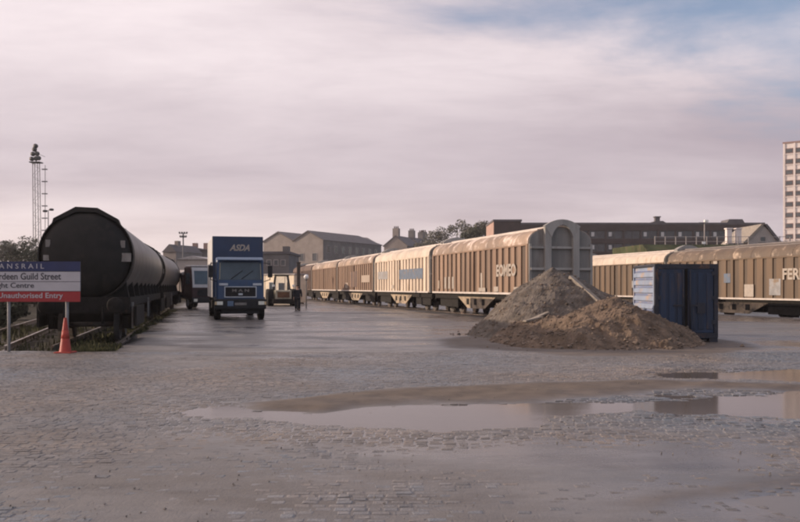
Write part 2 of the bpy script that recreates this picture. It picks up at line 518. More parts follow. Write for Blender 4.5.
def poly_sd(px, py, poly):                    # signed distance, negative inside
    d2 = np.full(px.shape, 1e18)
    inside = np.zeros(px.shape, bool)
    n = len(poly)
    for i in range(n):
        x0, y0 = poly[i]
        x1, y1 = poly[(i + 1) % n]
        ex, ey = x1 - x0, y1 - y0
        t = np.clip(((px - x0) * ex + (py - y0) * ey) / (ex * ex + ey * ey + 1e-12), 0, 1)
        d2 = np.minimum(d2, (px - x0 - t * ex) ** 2 + (py - y0 - t * ey) ** 2)
        c = ((y0 > py) != (y1 > py)) & (px < (x1 - x0) * (py - y0) / (y1 - y0 + 1e-12) + x0)
        inside ^= c
    d = np.sqrt(d2)
    return np.where(inside, -d, d)


def vnoise(x, y, s, seed):                    # smooth value noise on arrays
    r = np.random.default_rng(seed)
    tab = r.random((256, 256))
    u, v = x / s + 1000.3, y / s + 1000.7
    iu, iv = np.floor(u).astype(int), np.floor(v).astype(int)
    fu, fv = u - iu, v - iv
    fu, fv = fu * fu * (3 - 2 * fu), fv * fv * (3 - 2 * fv)
    a, b = tab[iu % 256, iv % 256], tab[(iu + 1) % 256, iv % 256]
    c, d = tab[iu % 256, (iv + 1) % 256], tab[(iu + 1) % 256, (iv + 1) % 256]
    return (a * (1 - fu) + b * fu) * (1 - fv) + (c * (1 - fu) + d * fu) * fv - 0.5


def fbm(x, y, s, seed, o=4):
    t, a = 0, 1.0
    for k in range(o):
        t = t + a * vnoise(x, y, s / 2 ** k, seed + k)
        a *= 0.5
    return t


def smooth(e0, e1, v):
    t = np.clip((v - e0) / (e1 - e0), 0, 1)
    return t * t * (3 - 2 * t)


PUD1 = [G(*p) for p in [(172, 410), (230, 408), (262, 411), (330, 412), (372, 407), (440, 404), (520, 404), (590, 398), (640, 394),
                        (700, 392), (800, 393), (900, 395), (900, 428), (800, 426), (720, 425), (640, 419), (560, 418), (500, 423),
                        (430, 430), (380, 431), (330, 429), (260, 428), (215, 421)]]
PUD2 = [G(*p) for p in [(640, 373), (690, 371), (740, 370), (800, 370), (880, 370), (880, 384), (800, 383.5), (720, 381.5), (660, 379)]]
PUD3 = [G(*p) for p in [(705, 500), (760, 491), (800, 486), (870, 480), (870, 545), (790, 520), (735, 508)]]
MUD = [G(*p) for p in [(245, 404), (330, 396), (430, 388), (560, 382), (650, 381), (800, 385), (900, 386), (900, 394), (800, 392), (690, 391),
                       (600, 397), (520, 403), (430, 403), (370, 406), (320, 412), (262, 411)]]
MUD3 = [G(*p) for p in [(610, 506), (680, 494), (760, 484), (830, 475), (830, 482), (760, 491), (705, 500), (650, 509)]]


WETP = [G(*p) for p in [(300, 425), (420, 400), (640, 392), (900, 392), (900, 500), (700, 492), (560, 478), (430, 470), (330, 455)]]


def edge_left(y):                             # right-hand edge of the ballasted sidings
    return np.where(y > 20.8, -7.35 - 0.222 * (y - 21.4), -1e3)


def surface(x, y):
    """height, mud, wet, track bed of the ground"""
    w = fbm(x, y, 1.6, 11) * 0.35
    i2 = fbm(x, y, 0.9, 15, 5) + 0.5 * fbm(x / 2.2, y, 0.35, 19, 3)
    s1, s2, s3 = poly_sd(x, y, PUD1) + w * 1.5 + i2 * (0.45 + 0.75 * smooth(-1.0, 2.5, x)), poly_sd(x, y, PUD2) + w * 0.6 + i2 * 0.3, poly_sd(x, y, PUD3) + w * 0.35
    pud = np.minimum(np.minimum(s1, s2), s3)
    md = np.minimum(poly_sd(x, y, MUD) + w * 0.9, poly_sd(x, y, MUD3) + w * 0.3)
    heap = np.hypot((x - 5.5) / 4.1, (y - 24.3) / 4.6) - 1 + w * 0.5
    mud = np.maximum(smooth(0.25, -0.35, md), 0.9 * smooth(0.12, -0.05, heap))
    wet = np.maximum(smooth(2.6, -0.2, pud), 0.9 * smooth(0.7, -0.5, poly_sd(x, y, WETP) + w * 1.5))
    wet = np.maximum(wet, smooth(13, 22, y) * np.clip(0.68 + 0.7 * fbm(x, y, 5.0, 51), 0.2, .95)) * (1 - 0.5 * mud)
    wet = np.maximum(wet, 0.5 * smooth(-0.05, 0.55, fbm(x, y, 7.0, 31) + fbm(x, y, 1.1, 37) * 0.5))
    h = 0.016 + fbm(x, y, 2.2, 3) * 0.018 + fbm(x, y, 0.5, 5) * 0.006
    h = h - smooth(0.35, -0.7, pud) * 0.040 + smooth(0, -.6, pud) * np.maximum(i2 - .1, 0) * .035
    h = h + smooth(0.2, -0.35, md) * (0.022 + 0.030 * fbm(x, y, 0.45, 57, 3) + 0.018 * fbm(x * .5, y, 1.1, 59, 2))
    el = edge_left(y) + fbm(x, y, 2.0, 41) * 0.5
    bed = smooth(0.25, -0.25, x - el) * smooth(20.7, 21.1, y + fbm(x, y, 1.5, 43) * 0.4)
    h = h - bed * (0.10 - 0.05 * fbm(x, y, 0.4, 45))
    b = x + 0.275 * y
    h = np.where((b > 31.2) & (x > 0), -0.62, h)
    return h, mud, wet, bed


def axis_vals(segs):
    out = []
    for a, b, st in segs:
        out += list(np.arange(a, b, st))
    out.append(segs[-1][1])
    return np.array(out)


def build_ground():
    xs = axis_vals([(-60, -14, 0.8), (-14, 13, 0.13), (13, 48, 0.5)])
    ys = axis_vals([(1.5, 30, 0.13), (30, 60, 0.4), (60, 160, 2.0)])
    gx, gy = np.meshgrid(xs, ys)
    h, mud, wet, bed = surface(gx, gy)
    nx, ny = len(xs), len(ys)
    co = np.stack([gx, gy, h], -1).reshape(-1, 3)
    i = np.arange(nx * ny).reshape(ny, nx)
    q = np.stack([i[:-1, :-1], i[:-1, 1:], i[1:, 1:], i[1:, :-1]], -1).reshape(-1, 4)
    me = bpy.data.meshes.new('yard_ground')
    me.vertices.add(len(co))
    me.vertices.foreach_set('co', co.ravel())
    me.loops.add(q.size)
    me.loops.foreach_set('vertex_index', q.ravel())
    me.polygons.add(len(q))
    me.polygons.foreach_set('loop_start', np.arange(0, q.size, 4))
    me.polygons.foreach_set('loop_total', np.full(len(q), 4))
    me.polygons.foreach_set('use_smooth', np.ones(len(q), bool))
    me.update(calc_edges=True)
    at = me.color_attributes.new('surface', 'FLOAT_COLOR', 'POINT')
    c = np.stack([mud, wet, bed, np.ones_like(mud)], -1).reshape(-1)
    at.data.foreach_set('color', c)
    m = bpy.data.materials.new('yard_surface')
    m.use_nodes = True
    nt = m.node_tree
    b = nt.nodes['Principled BSDF']
    tc = nt.nodes.new('ShaderNodeTexCoord')
    a = nt.nodes.new('ShaderNodeAttribute')
    a.attribute_name = 'surface'
    sp = nt.nodes.new('ShaderNodeSeparateColor')
    nt.links.new(a.outputs['Color'], sp.inputs[0])

    def noi(s, det=6, rg=0.6, sx=1.0):
        mp = nt.nodes.new('ShaderNodeMapping')
        mp.inputs['Scale'].default_value = (sx, 1, 1)
        nt.links.new(tc.outputs['Object'], mp.inputs[0])
        n = nt.nodes.new('ShaderNodeTexNoise')
        n.inputs['Scale'].default_value = s
        n.inputs['Detail'].default_value = det
        n.inputs['Roughness'].default_value = rg
        nt.links.new(mp.outputs[0], n.inputs[0])
        return n.outputs[0]
    big, fine, pat = noi(0.22, 5, 0.6, 0.6), noi(2.2, 8, 0.7), noi(0.75, 6, 0.65, 0.45)
    c0 = mix_n(nt, ramp_n(nt, big, 0.3, 0.7), (0.104, 0.096, 0.095), (0.180, 0.166, 0.162))
    c0 = mix_n(nt, math_n(nt, 'MULTIPLY', ramp_n(nt, pat, 0.50, 0.64), 0.75), c0, (0.066, 0.056, 0.052))
    c0 = mix_n(nt, math_n(nt, 'MULTIPLY', ramp_n(nt, fine, 0.42, 0.7), 0.35), c0, (0.24, 0.215, 0.20))
    c0 = mix_n(nt, math_n(nt, 'MULTIPLY', ramp_n(nt, noi(0.55, 7, 0.65, 0.5), 0.45, 0.60), 0.75), c0, (0.122, 0.106, 0.096))
    c0 = mix_n(nt, math_n(nt, 'MULTIPLY', ramp_n(nt, noi(0.41, 7, 0.68, 0.4), 0.52, 0.66), 0.6), c0, (0.125, 0.124, 0.132))
    bt = nt.nodes.new('ShaderNodeTexBrick')
    bt.inputs['Scale'].default_value = 1.0
    bt.inputs['Brick Width'].default_value = 0.24
    bt.inputs['Row Height'].default_value = 0.14
    bt.inputs['Mortar Size'].default_value = 0.012
    bt.inputs['Mortar Smooth'].default_value = 0.6
    bt.inputs['Color1'].default_value = (0.9, 0.9, 0.9, 1)
    bt.inputs['Color2'].default_value = (0.6, 0.6, 0.6, 1)
    bt.inputs['Mortar'].default_value = (0.1, 0.1, 0.1, 1)
    nt.links.new(tc.outputs['Object'], bt.inputs['Vector'])
    worn = ramp_n(nt, noi(0.5, 4), 0.40, 0.62)
    mm = nt.nodes.new('ShaderNodeMix')
    mm.data_type = 'RGBA'
    mm.blend_type = 'MULTIPLY'
    nt.links.new(math_n(nt, 'MULTIPLY', worn, 0.04), mm.inputs['Factor'])
    nt.links.new(c0, mm.inputs[6])
    nt.links.new(bt.outputs['Color'], mm.inputs[7])
    c1 = mix_n(nt, sp.outputs[0], mm.outputs[2], mix_n(nt, ramp_n(nt, fine, 0.35, 0.65), (0.085, 0.063, 0.049), (0.140, 0.106, 0.082)))
    bedc = mix_n(nt, ramp_n(nt, fine, 0.38, 0.62), (0.020, 0.017, 0.014), (0.060, 0.052, 0.038))
    c2 = mix_n(nt, sp.outputs[2], c1, bedc)
    wf = math_n(nt, 'MULTIPLY', sp.outputs[1], math_n(nt, 'SUBTRACT', 1.0, math_n(nt, 'MULTIPLY', sp.outputs[2], 0.8)))
    dk = nt.nodes.new('ShaderNodeMix')
    dk.data_type = 'RGBA'
    dk.blend_type = 'MULTIPLY'
    nt.links.new(math_n(nt, 'MULTIPLY', wf, 0.5), dk.inputs['Factor'])
    nt.links.new(c2, dk.inputs[6])
    dk.inputs[7].default_value = (0.55, 0.53, 0.52, 1)
    nt.links.new(dk.outputs[2], b.inputs['Base Color'])
    rg = math_n(nt, 'SUBTRACT', 0.70, math_n(nt, 'MULTIPLY', wf, 0.50))
    rg = math_n(nt, 'ADD', rg, math_n(nt, 'MULTIPLY', math_n(nt, 'SUBTRACT', fine, 0.5), 0.35), True)
    rg = math_n(nt, 'ADD', rg, math_n(nt, 'MULTIPLY', math_n(nt, 'SUBTRACT', noi(0.62, 8, 0.7, 0.5), 0.5), 1.3), True)
    rg = math_n(nt, 'MAXIMUM', rg, 0.14)
    rg = math_n(nt, 'ADD', rg, math_n(nt, 'MULTIPLY', sp.outputs[0], 0.30), True)
    rg = math_n(nt, 'ADD', rg, math_n(nt, 'MULTIPLY', sp.outputs[2], 0.45), True)
    nt.links.new(math_n(nt, 'MULTIPLY', math_n(nt, 'SUBTRACT', 1.0, math_n(nt, 'MULTIPLY', sp.outputs[2], 0.85)), 0.5), b.inputs['Specular IOR Level'])
    nt.links.new(rg, b.inputs['Roughness'])
    bp = nt.nodes.new('ShaderNodeBump')
    nt.links.new(math_n(nt, 'MULTIPLY', math_n(nt, 'SUBTRACT', 1.0, math_n(nt, 'MULTIPLY', sp.outputs[1], 0.75)), 0.38), bp.inputs['Strength'])
    bp.inputs['Distance'].default_value = 0.03
    hh = math_n(nt, 'ADD', math_n(nt, 'ADD', math_n(nt, 'MULTIPLY', noi(9, 6, 0.7), 0.8), math_n(nt, 'MULTIPLY', noi(45, 4, 0.7), 0.5)), math_n(nt, 'MULTIPLY', math_n(nt, 'MULTIPLY', bt.outputs['Fac'], worn), -0.12))
    nt.links.new(hh, bp.inputs['Height'])
    nt.links.new(bp.outputs[0], b.inputs['Normal'])
    kind(obj('yard_ground', me, m), 'structure')


build_ground()

# far ground out to the horizon
gm = MB()
gm.add([(-2500, -60, -0.70), (2500, -60, -0.70), (2500, 3000, -0.70), (-2500, 3000, -0.70)], [(0, 1, 2, 3)])
M['far_ground'] = mat('far_ground', (0.10, 0.09, 0.075), 0.95, 0.3, 0.05, (0.07, 0.075, 0.045), 0.48, 0.7, spec=0.1)
kind(gm.build('ground', 'far_ground'), 'structure')


def build_water():
    m = bpy.data.materials.new('muddy_water')
    m.use_nodes = True
    nt = m.node_tree
    b = nt.nodes['Principled BSDF']
    b.inputs['Base Color'].default_value = (0.120, 0.100, 0.088, 1)
    b.inputs['Roughness'].default_value = 0.10
    b.inputs['IOR'].default_value = 1.24
    tc = nt.nodes.new('ShaderNodeTexCoord')
    mp = nt.nodes.new('ShaderNodeMapping')
    mp.inputs['Scale'].default_value = (0.5, 1, 1)
    nt.links.new(tc.outputs['Object'], mp.inputs[0])
    n = nt.nodes.new('ShaderNodeTexNoise')
    n.inputs['Scale'].default_value = 2.5
    n.inputs['Detail'].default_value = 3
    nt.links.new(mp.outputs[0], n.inputs[0])
    bp = nt.nodes.new('ShaderNodeBump')
    bp.inputs['Strength'].default_value = 0.06
    bp.inputs['Distance'].default_value = 0.02
    nt.links.new(n.outputs[0], bp.inputs['Height'])
    nt.links.new(bp.outputs[0], b.inputs['Normal'])
    for pl, zz in ((PUD1, 0.0), (PUD2, 0.001), (PUD3, 0.002)):
        px, py = [p[0] for p in pl], [p[1] for p in pl]
        x0, x1, y0, y1 = min(px) - .6, max(px) + .6, min(py) - .6, max(py) + .6
        # keep only the cells that lie over or near the hollow
        w = MB()
        st = 0.5
        xs, ys = np.arange(x0, x1, st), np.arange(y0, y1, st)
        idx = {}
        for i, x in enumerate(xs):
            for j, y in enumerate(ys):
                if poly_sd(np.array([x + st / 2]), np.array([y + st / 2]), pl)[0] < 0.75:
                    q = []
                    for a, c in ((i, j), (i + 1, j), (i + 1, j + 1), (i, j + 1)):
                        if (a, c) not in idx:
                            idx[(a, c)] = len(w.v)
                            w.v.append((x0 + a * st, y0 + c * st, zz))
                        q.append(idx[(a, c)])
                    w.f.append(tuple(q))
                    w.smooth.append(False)
        kind(w.build('puddle_water', m), 'structure')


build_water()


def build_setts():
    """worn granite setts over the near part of the yard, each a low block of its own shape"""
    rows = []
    y = 3.6
    while y < 20.5:
        rh = 0.092 + rng.random() * 0.012
        half = 0.52 * y + 1.2
        x = -half - rng.random() * 0.3
        while x < half:
            w = 0.10 + rng.random() * 0.055
            rows.append((x + w / 2, y + rh / 2, w - 0.012, rh - 0.012))
            x += w
        y += rh
    a = np.array(rows)
    h, mud, wet, bed = surface(a[:, 0], a[:, 1])
    patch = fbm(a[:, 0], a[:, 1], 3.0, 77)
    cover = smooth(-.32, .18, patch + 0.25 * smooth(5.5, 8.5, a[:, 1]) + 0.24 * smooth(9.0, 5.5, a[:, 1]))
    keep = (mud < 0.35) & (bed < 0.3) & (rng.random(len(a)) > 0.02) & (cover > 0.04)
    a, h, wet, cover = a[keep], h[keep], wet[keep], cover[keep]
    n = len(a)
    top = h - 0.0035 + 0.0068 * cover + rng.normal(0, 0.0017, n)
    base = h - 0.02
    ang = rng.normal(0, 0.05, n)
    corners = np.array([(-1, -1), (1, -1), (1, 1), (-1, 1)], float)
    co = np.zeros((n, 12, 3))
    ca, sa = np.cos(ang), np.sin(ang)
    for lvl, (sc_, zz) in enumerate(((1.0, base), (0.98, top - 0.004), (0.80, top))):
        for k in range(4):
            jx, jy = rng.normal(0, 0.003, n), rng.normal(0, 0.003, n)
            u = corners[k, 0] * a[:, 2] / 2 * sc_ + jx
            v = corners[k, 1] * a[:, 3] / 2 * sc_ + jy
            co[:, lvl * 4 + k, 0] = a[:, 0] + u * ca - v * sa
            co[:, lvl * 4 + k, 1] = a[:, 1] + u * sa + v * ca
            co[:, lvl * 4 + k, 2] = zz + rng.normal(0, 0.001, n)
    fs = []
    for lvl in (0, 4):
        for k in range(4):
            fs.append((lvl + k, lvl + (k + 1) % 4, lvl + 4 + (k + 1) % 4, lvl + 4 + k))
    fs.append((8, 9, 10, 11))
    fs = np.array(fs)
    q = (np.arange(n)[:, None, None] * 12 + fs[None]).reshape(-1, 4)
    me = bpy.data.meshes.new('granite_setts')
    me.vertices.add(n * 12)
    me.vertices.foreach_set('co', co.ravel())
    me.loops.add(q.size)
    me.loops.foreach_set('vertex_index', q.ravel())
    me.polygons.add(len(q))
    me.polygons.foreach_set('loop_start', np.arange(0, q.size, 4))
    me.polygons.foreach_set('loop_total', np.full(len(q), 4))
    me.polygons.foreach_set('use_smooth', np.zeros(len(q), bool))
    me.update(calc_edges=True)
    t = np.clip(rng.normal(1.18, 0.10, n) + fbm(a[:, 0], a[:, 1], 1.8, 91) * 0.5, 0.45, 1.5)
    warm = rng.normal(0, 0.03, n) + np.clip(fbm(a[:, 0], a[:, 1], 2.4, 95) * 0.35, -.12, .18)
    c = np.stack([t * (1 + warm), t, t * (1 - warm), np.ones(n)], -1)
    at = me.color_attributes.new('tint', 'FLOAT_COLOR', 'POINT')
    at.data.foreach_set('color', np.repeat(c, 12, 0).ravel())
    o = obj('granite_setts', me, 'sett')
    kind(o, 'stuff')
    tag(o, 'worn grey granite setts paving the near part of the yard', 'setts')


build_setts()

def build_grit():
    n = 2000
    y = 4.2 + 12 * rng.random(n) ** 1.4
    x = (rng.random(n) * 2 - 1) * (0.5 * y + .8)
    keep = fbm(x, y, 1.4, 83) > -0.15
    x, y = x[keep], y[keep]
    h, mud, wet, bed = surface(x, y)
    g = MB()
    for i in range(len(x)):
        if h[i] < 0.002:
            continue
        r = .004 + .010 * rng.random() ** 3
        o = [(1, 0, 0), (0, 1, 0), (-1, 0, 0), (0, -1, 0), (0, 0, .8), (0, 0, -.8)]
        k = rng.uniform(.6, 1.3, (6, 1)) * r
        vs = np.array(o) * k
        a = rng.random() * 6.28
        vs = np.stack([vs[:, 0] * math.cos(a) - vs[:, 1] * math.sin(a), vs[:, 0] * math.sin(a) + vs[:, 1] * math.cos(a), vs[:, 2]], 1) + np.array([x[i], y[i], h[i] + .006 + r * .3])
        g.add([tuple(v) for v in vs], [(0, 1, 4), (1, 2, 4), (2, 3, 4), (3, 0, 4), (1, 0, 5), (2, 1, 5), (3, 2, 5), (0, 3, 5)])
    o = g.build('grit', 'grit_stone')
    kind(o, 'stuff')
    tag(o, 'loose grit and small stones strewn over the near yard', 'grit')


build_grit()

# step down to the sunken track on the right
kb = MB()
for k in range(60):
    a0 = Vector((31.2, 0, 0)) / NORM
    p = Vector((AX.x * 31.2 / NORM, AX.y * 31.2 / NORM, 0)) + AY * (10 + k * 1.5)
    q = p + AY * 1.47
    kb.bar((p.x, p.y, -0.25 + random.uniform(-.006, .006)), (q.x, q.y, -0.25 + random.uniform(-.006, .006)), 0.3, 0.62)
kind(kb.build('kerb', 'kerb_stone'), 'structure')


# ------------------------------------------------------------------ railway tracks
def rail_mb(p0, p1, zt):
    mb = MB()
    d = (p1 - p0).normalized()
    s = Vector((d.y, -d.x, 0))
    for (w, z0, z1) in ((0.035, zt - 0.04, zt), (0.010, zt - 0.125, zt - 0.04), (0.07, zt - 0.15, zt - 0.125)):
        a, b = p0, p1
        mb.hexa([a - s * w + Vector((0, 0, z0)), a + s * w + Vector((0, 0, z0)), b + s * w + Vector((0, 0, z0)), b - s * w + Vector((0, 0, z0)),
                 a - s * w + Vector((0, 0, z1)), a + s * w + Vector((0, 0, z1)), b + s * w + Vector((0, 0, z1)), b - s * w + Vector((0, 0, z1))])
    return mb


def track(name, label, centre, direction, length, zt, sleepers=0):
    t = thing(name, label, 'railway track', (centre.x, centre.y, 0), math.atan2(-direction.x, direction.y))
    for s in (-0.7525, 0.7525):
        rail_mb(Vector((s, 0, 0)), Vector((s, length, 0)), zt).build('rail', 'rail_steel', t)
    if sleepers:
        sm = MB().box(-1.3, 1.3, -0.125, 0.125, zt - 0.28, zt - 0.153).mesh('sleeper')
        for k in range(sleepers):
            obj('sleeper', sm, 'sleeper', t, loc=(random.uniform(-.03, .03), 0.3 + k * 0.68, 0), rotz=random.uniform(-.02, .02))
    return t


def on_train(b, along):                       # point of a line parallel to the trains, b = offset at the camera's row
    return Vector((b / NORM * AX.x, b / NORM * AX.y, 0)) + AY * along


WB = 16.7                                     # offset of the near wagons' left side
track('railway_track', 'rails under the nearer row of brown ferry wagons', on_train(WB + 1.72, 28), AY, 95, 0.035)
track('railway_track', 'bare rails sunk in the yard just in front of the nearer wagons', on_train(WB - 2.1, 36), AY, 90, 0.03)
track('railway_track', 'sunken rails under the farther row of wagons on the right', on_train(33.2 + 1.72, 15), AY, 100, -0.35)
dT = Vector((TB, 1, 0)).normalized()
track('railway_track', 'weedy rails under the black tank wagons', Vector((-8.62, 23.3, 0)) - dT * 1.0, dT, 48, 0.06, 68)
dO = Vector((-0.30, 1, 0)).normalized()
track('railway_track', 'empty curving siding seen under the sign beside the tank wagon', Vector((-11.75, 24.2, 0)) - dO * 2.5, dO, 40, 0.07, 56)

# ------------------------------------------------------------------ wagons
WHEEL = None


def wheel_mesh():
    global WHEEL
    if WHEEL is None:
        m = MB()
        m.lathe([(0.0, -0.06), (0.16, -0.06), (0.16, -0.02), (0.36, -0.03), (0.38, -0.065), (0.46, -0.065), (0.465, 0.05), (0.50, 0.06), (0.50, 0.085), (0.0, 0.085)], (0, 0, 0), 'X', 24)
        WHEEL = m.mesh('wheel')
    return WHEEL


def bogie(parent, y, zt, span=1.8):
    f = MB()
    for s in (-1, 1):
        f.bar((s * 1.02, y - span / 2 - .35, zt + .55), (s * 1.02, y + span / 2 + .35, zt + .55), 0.10, 0.22)
        for k in (-1, 1):
            f.box(s * 1.02 - .11, s * 1.02 + .11, y + k * span / 2 - .16, y + k * span / 2 + .16, zt + .34, zt + .70)
        f.box(s * 1.02 - .07, s * 1.02 + .07, y - .35, y + .35, zt + .30, zt + .86)
        f.box(s * 1.30 - .03, s * 1.30 + .03, y - span / 2 - .75, y + span / 2 + .75, zt + .42, zt + 1.0)
        f.box(s * 1.05, s * 1.27, y - .5, y + .5, zt + .6, zt + .95)
        for k in (-.18, 0, .18):
            f.tube((s * 1.11, y + k, zt + .42), (s * 1.11, y + k, zt + .80), 0.06, n=8)
    f.box(-1.0, 1.0, y - .18, y + .18, zt + .50, zt + .90)
    b = f.build('bogie', 'underframe', parent)
    for k in (-1, 1):
        MB().tube((-.8, y + k * span / 2, zt + .46), (.8, y + k * span / 2, zt + .46), 0.075, n=10).build('axle', 'wheel_steel', b)
        for s in (-1, 1):
            w = obj('wheel', wheel_mesh(), 'wheel_steel', b, loc=(s * 0.76, y + k * span / 2, zt + .46))
            if s > 0:
                w.rotation_euler = (0, 0, math.pi)
    return b


def buffers(parent, y, s, zt, m='underframe'):
    for x in (-0.87, 0.87):
        b = MB()
        b.tube((x, y, zt + 1.05), (x, y + s * .38, zt + 1.05), 0.11, n=12)
        b.tube((x, y + s * .38, zt + 1.05), (x, y + s * .62, zt + 1.05), 0.07, n=10)
        b.lathe([(0, .02 * s), (.20, .0), (.22, -.02 * s), (.21, -.05 * s), (0, -.05 * s)], (x, y + s * .65, zt + 1.05), 'Y', 16)
        b.build('buffer', m, parent)


def ferry_wagon(b_off, along, L, zt, label, side, rib, roof, ridge, lettering=None, text_y=0, text_z=2.75, patches=(), group='', skirt='skirt_pale', nribs=18, roof_top=None):
    c = on_train(b_off, along) + AX * 1.72 + AY * (L / 2)
    t = thing('ferry_wagon', label, 'railway wagon', (c.x, c.y, zt), TRAIN_ROT, group)
    hw, zf, ze = 1.65, 1.25, 3.62
    h = L / 2
    MB().box(-hw + .07, hw - .07, -h + .04, h - .04, zf, ze).build('body', side, t)  # body colour carries the shade between ribs and gathered dirt
    # vertical stiffeners on the seen side, wide door pillars in the middle and at the ends
    rm = MB().box(-.035, .035, -.21, .21, 0, ze - zf - .16).mesh('rib')
    step = (L - .5) / nribs
    for k in range(1, nribs):
        yy = -h + .25 + k * step
        if abs(yy) < .3:
            continue
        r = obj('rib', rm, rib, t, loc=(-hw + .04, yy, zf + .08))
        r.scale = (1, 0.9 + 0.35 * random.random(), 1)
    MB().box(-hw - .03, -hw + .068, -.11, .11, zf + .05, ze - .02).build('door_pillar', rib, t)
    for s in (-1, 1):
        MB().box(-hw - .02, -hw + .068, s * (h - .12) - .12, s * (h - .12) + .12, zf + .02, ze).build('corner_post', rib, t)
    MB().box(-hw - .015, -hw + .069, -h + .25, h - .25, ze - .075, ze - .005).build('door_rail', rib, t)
    MB().box(-hw - .045, -hw + .071, -h + .1, h - .1, zf - .02, zf + .075).build('door_rail', 'ridge_lit' if side != 'wagon_dark' else side, t)  # pale colour paints the lit line above the solebar
    # curved roof built of panels over a closed under-roof
    arc = []
    for k in range(17):
        a = math.pi * k / 16
        x = -hw * math.cos(a)
        arc.append((x, ze + .82 * (math.sin(a) ** 0.72)))
    under = [(x * .985, ze + (z - ze) * .96 - .01) for x, z in arc]
    MB().prism(under, -h + .05, h - .05).build('roof', 'recess_tan', t)
    npan = 8
    for k in range(npan):
        y0, y1 = -h + .02 + k * (L - .04) / npan + .012, -h + .02 + (k + 1) * (L - .04) / npan - .012
        p = MB()
        n = len(arc)
        vs = [(x, y0, z) for x, z in arc] + [(x, y1, z) for x, z in arc] + [(x * .985, y0, ze + (z - ze) * .96 - .01) for x, z in arc] + [(x * .985, y1, ze + (z - ze) * .96 - .01) for x, z in arc]
        fs = []
        for i in range(n - 1):
            fs.append((2 * n + i, i, i + 1, 2 * n + i + 1))
            fs.append((3 * n + i, 3 * n + i + 1, n + i + 1, n + i))
        fs.append((0, 2 * n, 3 * n, n))
        fs.append((n - 1, 2 * n - 1, 4 * n - 1, 3 * n - 1))
        p.add(vs, fs, False)
        p.add(vs[:2 * n], [(i, n + i, n + i + 1, i + 1) for i in range(n - 1)], True)
        p.build('roof_panel', roof, t)
    zr = ze + .80
    MB().box(-.42, .42, -h + .05, h - .05, zr, zr + .07).build('ridge', ridge, t, bevel=.02)  # strip paints the highlight along the roof top
    MB().box(-1.16, -1.06, -h + .05, h - .05, ze + .60, ze + .69).build('gutter', roof_top or ridge, t)
    # ends: recessed panels, two strong posts, two beams and an arch
    for s in (-1, 1):
        y = s * (h - .02)
        e = MB().prism([(x * .97, z) for x, z in [(-hw, zf)] + [(x, ze + (z - ze) * .97) for x, z in arc] + [(hw, zf)]], min(y, y + s * .05), max(y, y + s * .05)).build('end_wall', 'end_panel', t)
        for x in (-.72, .72):
            MB().box(x - .17, x + .17, min(y + s * .052, y + s * .26), max(y + s * .052, y + s * .26), zf - .35, 4.44).build('end_post', 'end_grey', t, bevel=.025)
        for zb in (2.45, 3.45):
            for x0, x1 in ((-hw + .08, -.892), (-.548, .548), (.892, hw - .08)):
                MB().box(x0, x1, min(y + s * .052, y + s * .19), max(y + s * .052, y + s * .19), zb - .055, zb + .055).build('end_beam', 'end_grey', t)
        # arch plate over the posts with an arched opening
        out, inn = [], []
        for k in range(13):
            a = math.pi * k / 12
            out.append((-.92 * math.cos(a), 4.45 + .32 * math.sin(a) ** 2))
            inn.append((-.545 * math.cos(a), 3.92 + .60 * math.sin(a) ** 1.5))
        n = 13
        y0, y1 = y + s * .055, y + s * .28
        vs = [(x, y0, z) for x, z in out] + [(x, y1, z) for x, z in out] + [(x, y0, z) for x, z in inn] + [(x, y1, z) for x, z in inn]
        fs = []
        for i in range(n - 1):
            fs += [(n + i, n + i + 1, 3 * n + i + 1, 3 * n + i), (i, i + 1, n + i + 1, n + i), (2 * n + i, 3 * n + i, 3 * n + i + 1, 2 * n + i + 1), (i, 2 * n + i, 2 * n + i + 1, i + 1)]
        fs += [(0, n, 3 * n, 2 * n), (n - 1, 3 * n - 1, 4 * n - 1, 2 * n - 1)]
        MB().add(vs, fs).build('end_arch', 'end_grey', t)
        for x0, x1 in ((-hw + .02, -hw + .14), (hw - .14, hw - .02)):
            MB().box(x0, x1, min(y + s * .052, y + s * .12), max(y + s * .052, y + s * .12), zf - .02, ze).build('end_edge', 'end_grey', t)
    # underframe
    for x in (-1.38, 1.38):
        MB().box(x - .07, x + .07, -h + .1, h - .1, zf - .33, zf - .022).build('solebar', 'underframe', t)
    for s in (-1, 1):
        MB().box(-1.45, 1.45, min(s * (h - .12), s * (h + .0)), max(s * (h - .12), s * (h + .0)), zf - .42, zf - .003).build('headstock', 'underframe', t)
        buffers(t, s * h, s, 0.0)
    MB().hexa([(-1.50, -1.3, .42), (-1.455, -1.3, .42), (-1.455, 1.3, .42), (-1.50, 1.3, .42), (-1.50, -2.9, zf - .2), (-1.455, -2.9, zf - .2), (-1.455, 2.9, zf - .2), (-1.50, 2.9, zf - .2)]).build('skirt_panel', skirt, t)
    for k in range(3):
        yy = -1.2 + k * 1.2
        MB().box(-1.53, -1.503, yy - .18, yy + .18, .62, .95).build('brake_box', 'underframe', t)
    MB().box(-1.2, 1.2, -2.2, 2.2, .5, .85).build('brake_gear', 'underframe', t)
    for s in (-1, 1):
        bogie(t, s * (h - 2.3), 0.0)
    if lettering:
        l = obj('lettering', lettering, 'white_paint', t)
        l.rotation_euler = (0, 0, R(-90))
        l.location = (-hw - .012, text_y, text_z)
    for (nm, y0, y1, z0, z1, m) in patches:
        MB().box(-hw - .016, -hw - .004, y0, y1, z0, z1).build(nm, m, t)
    return t


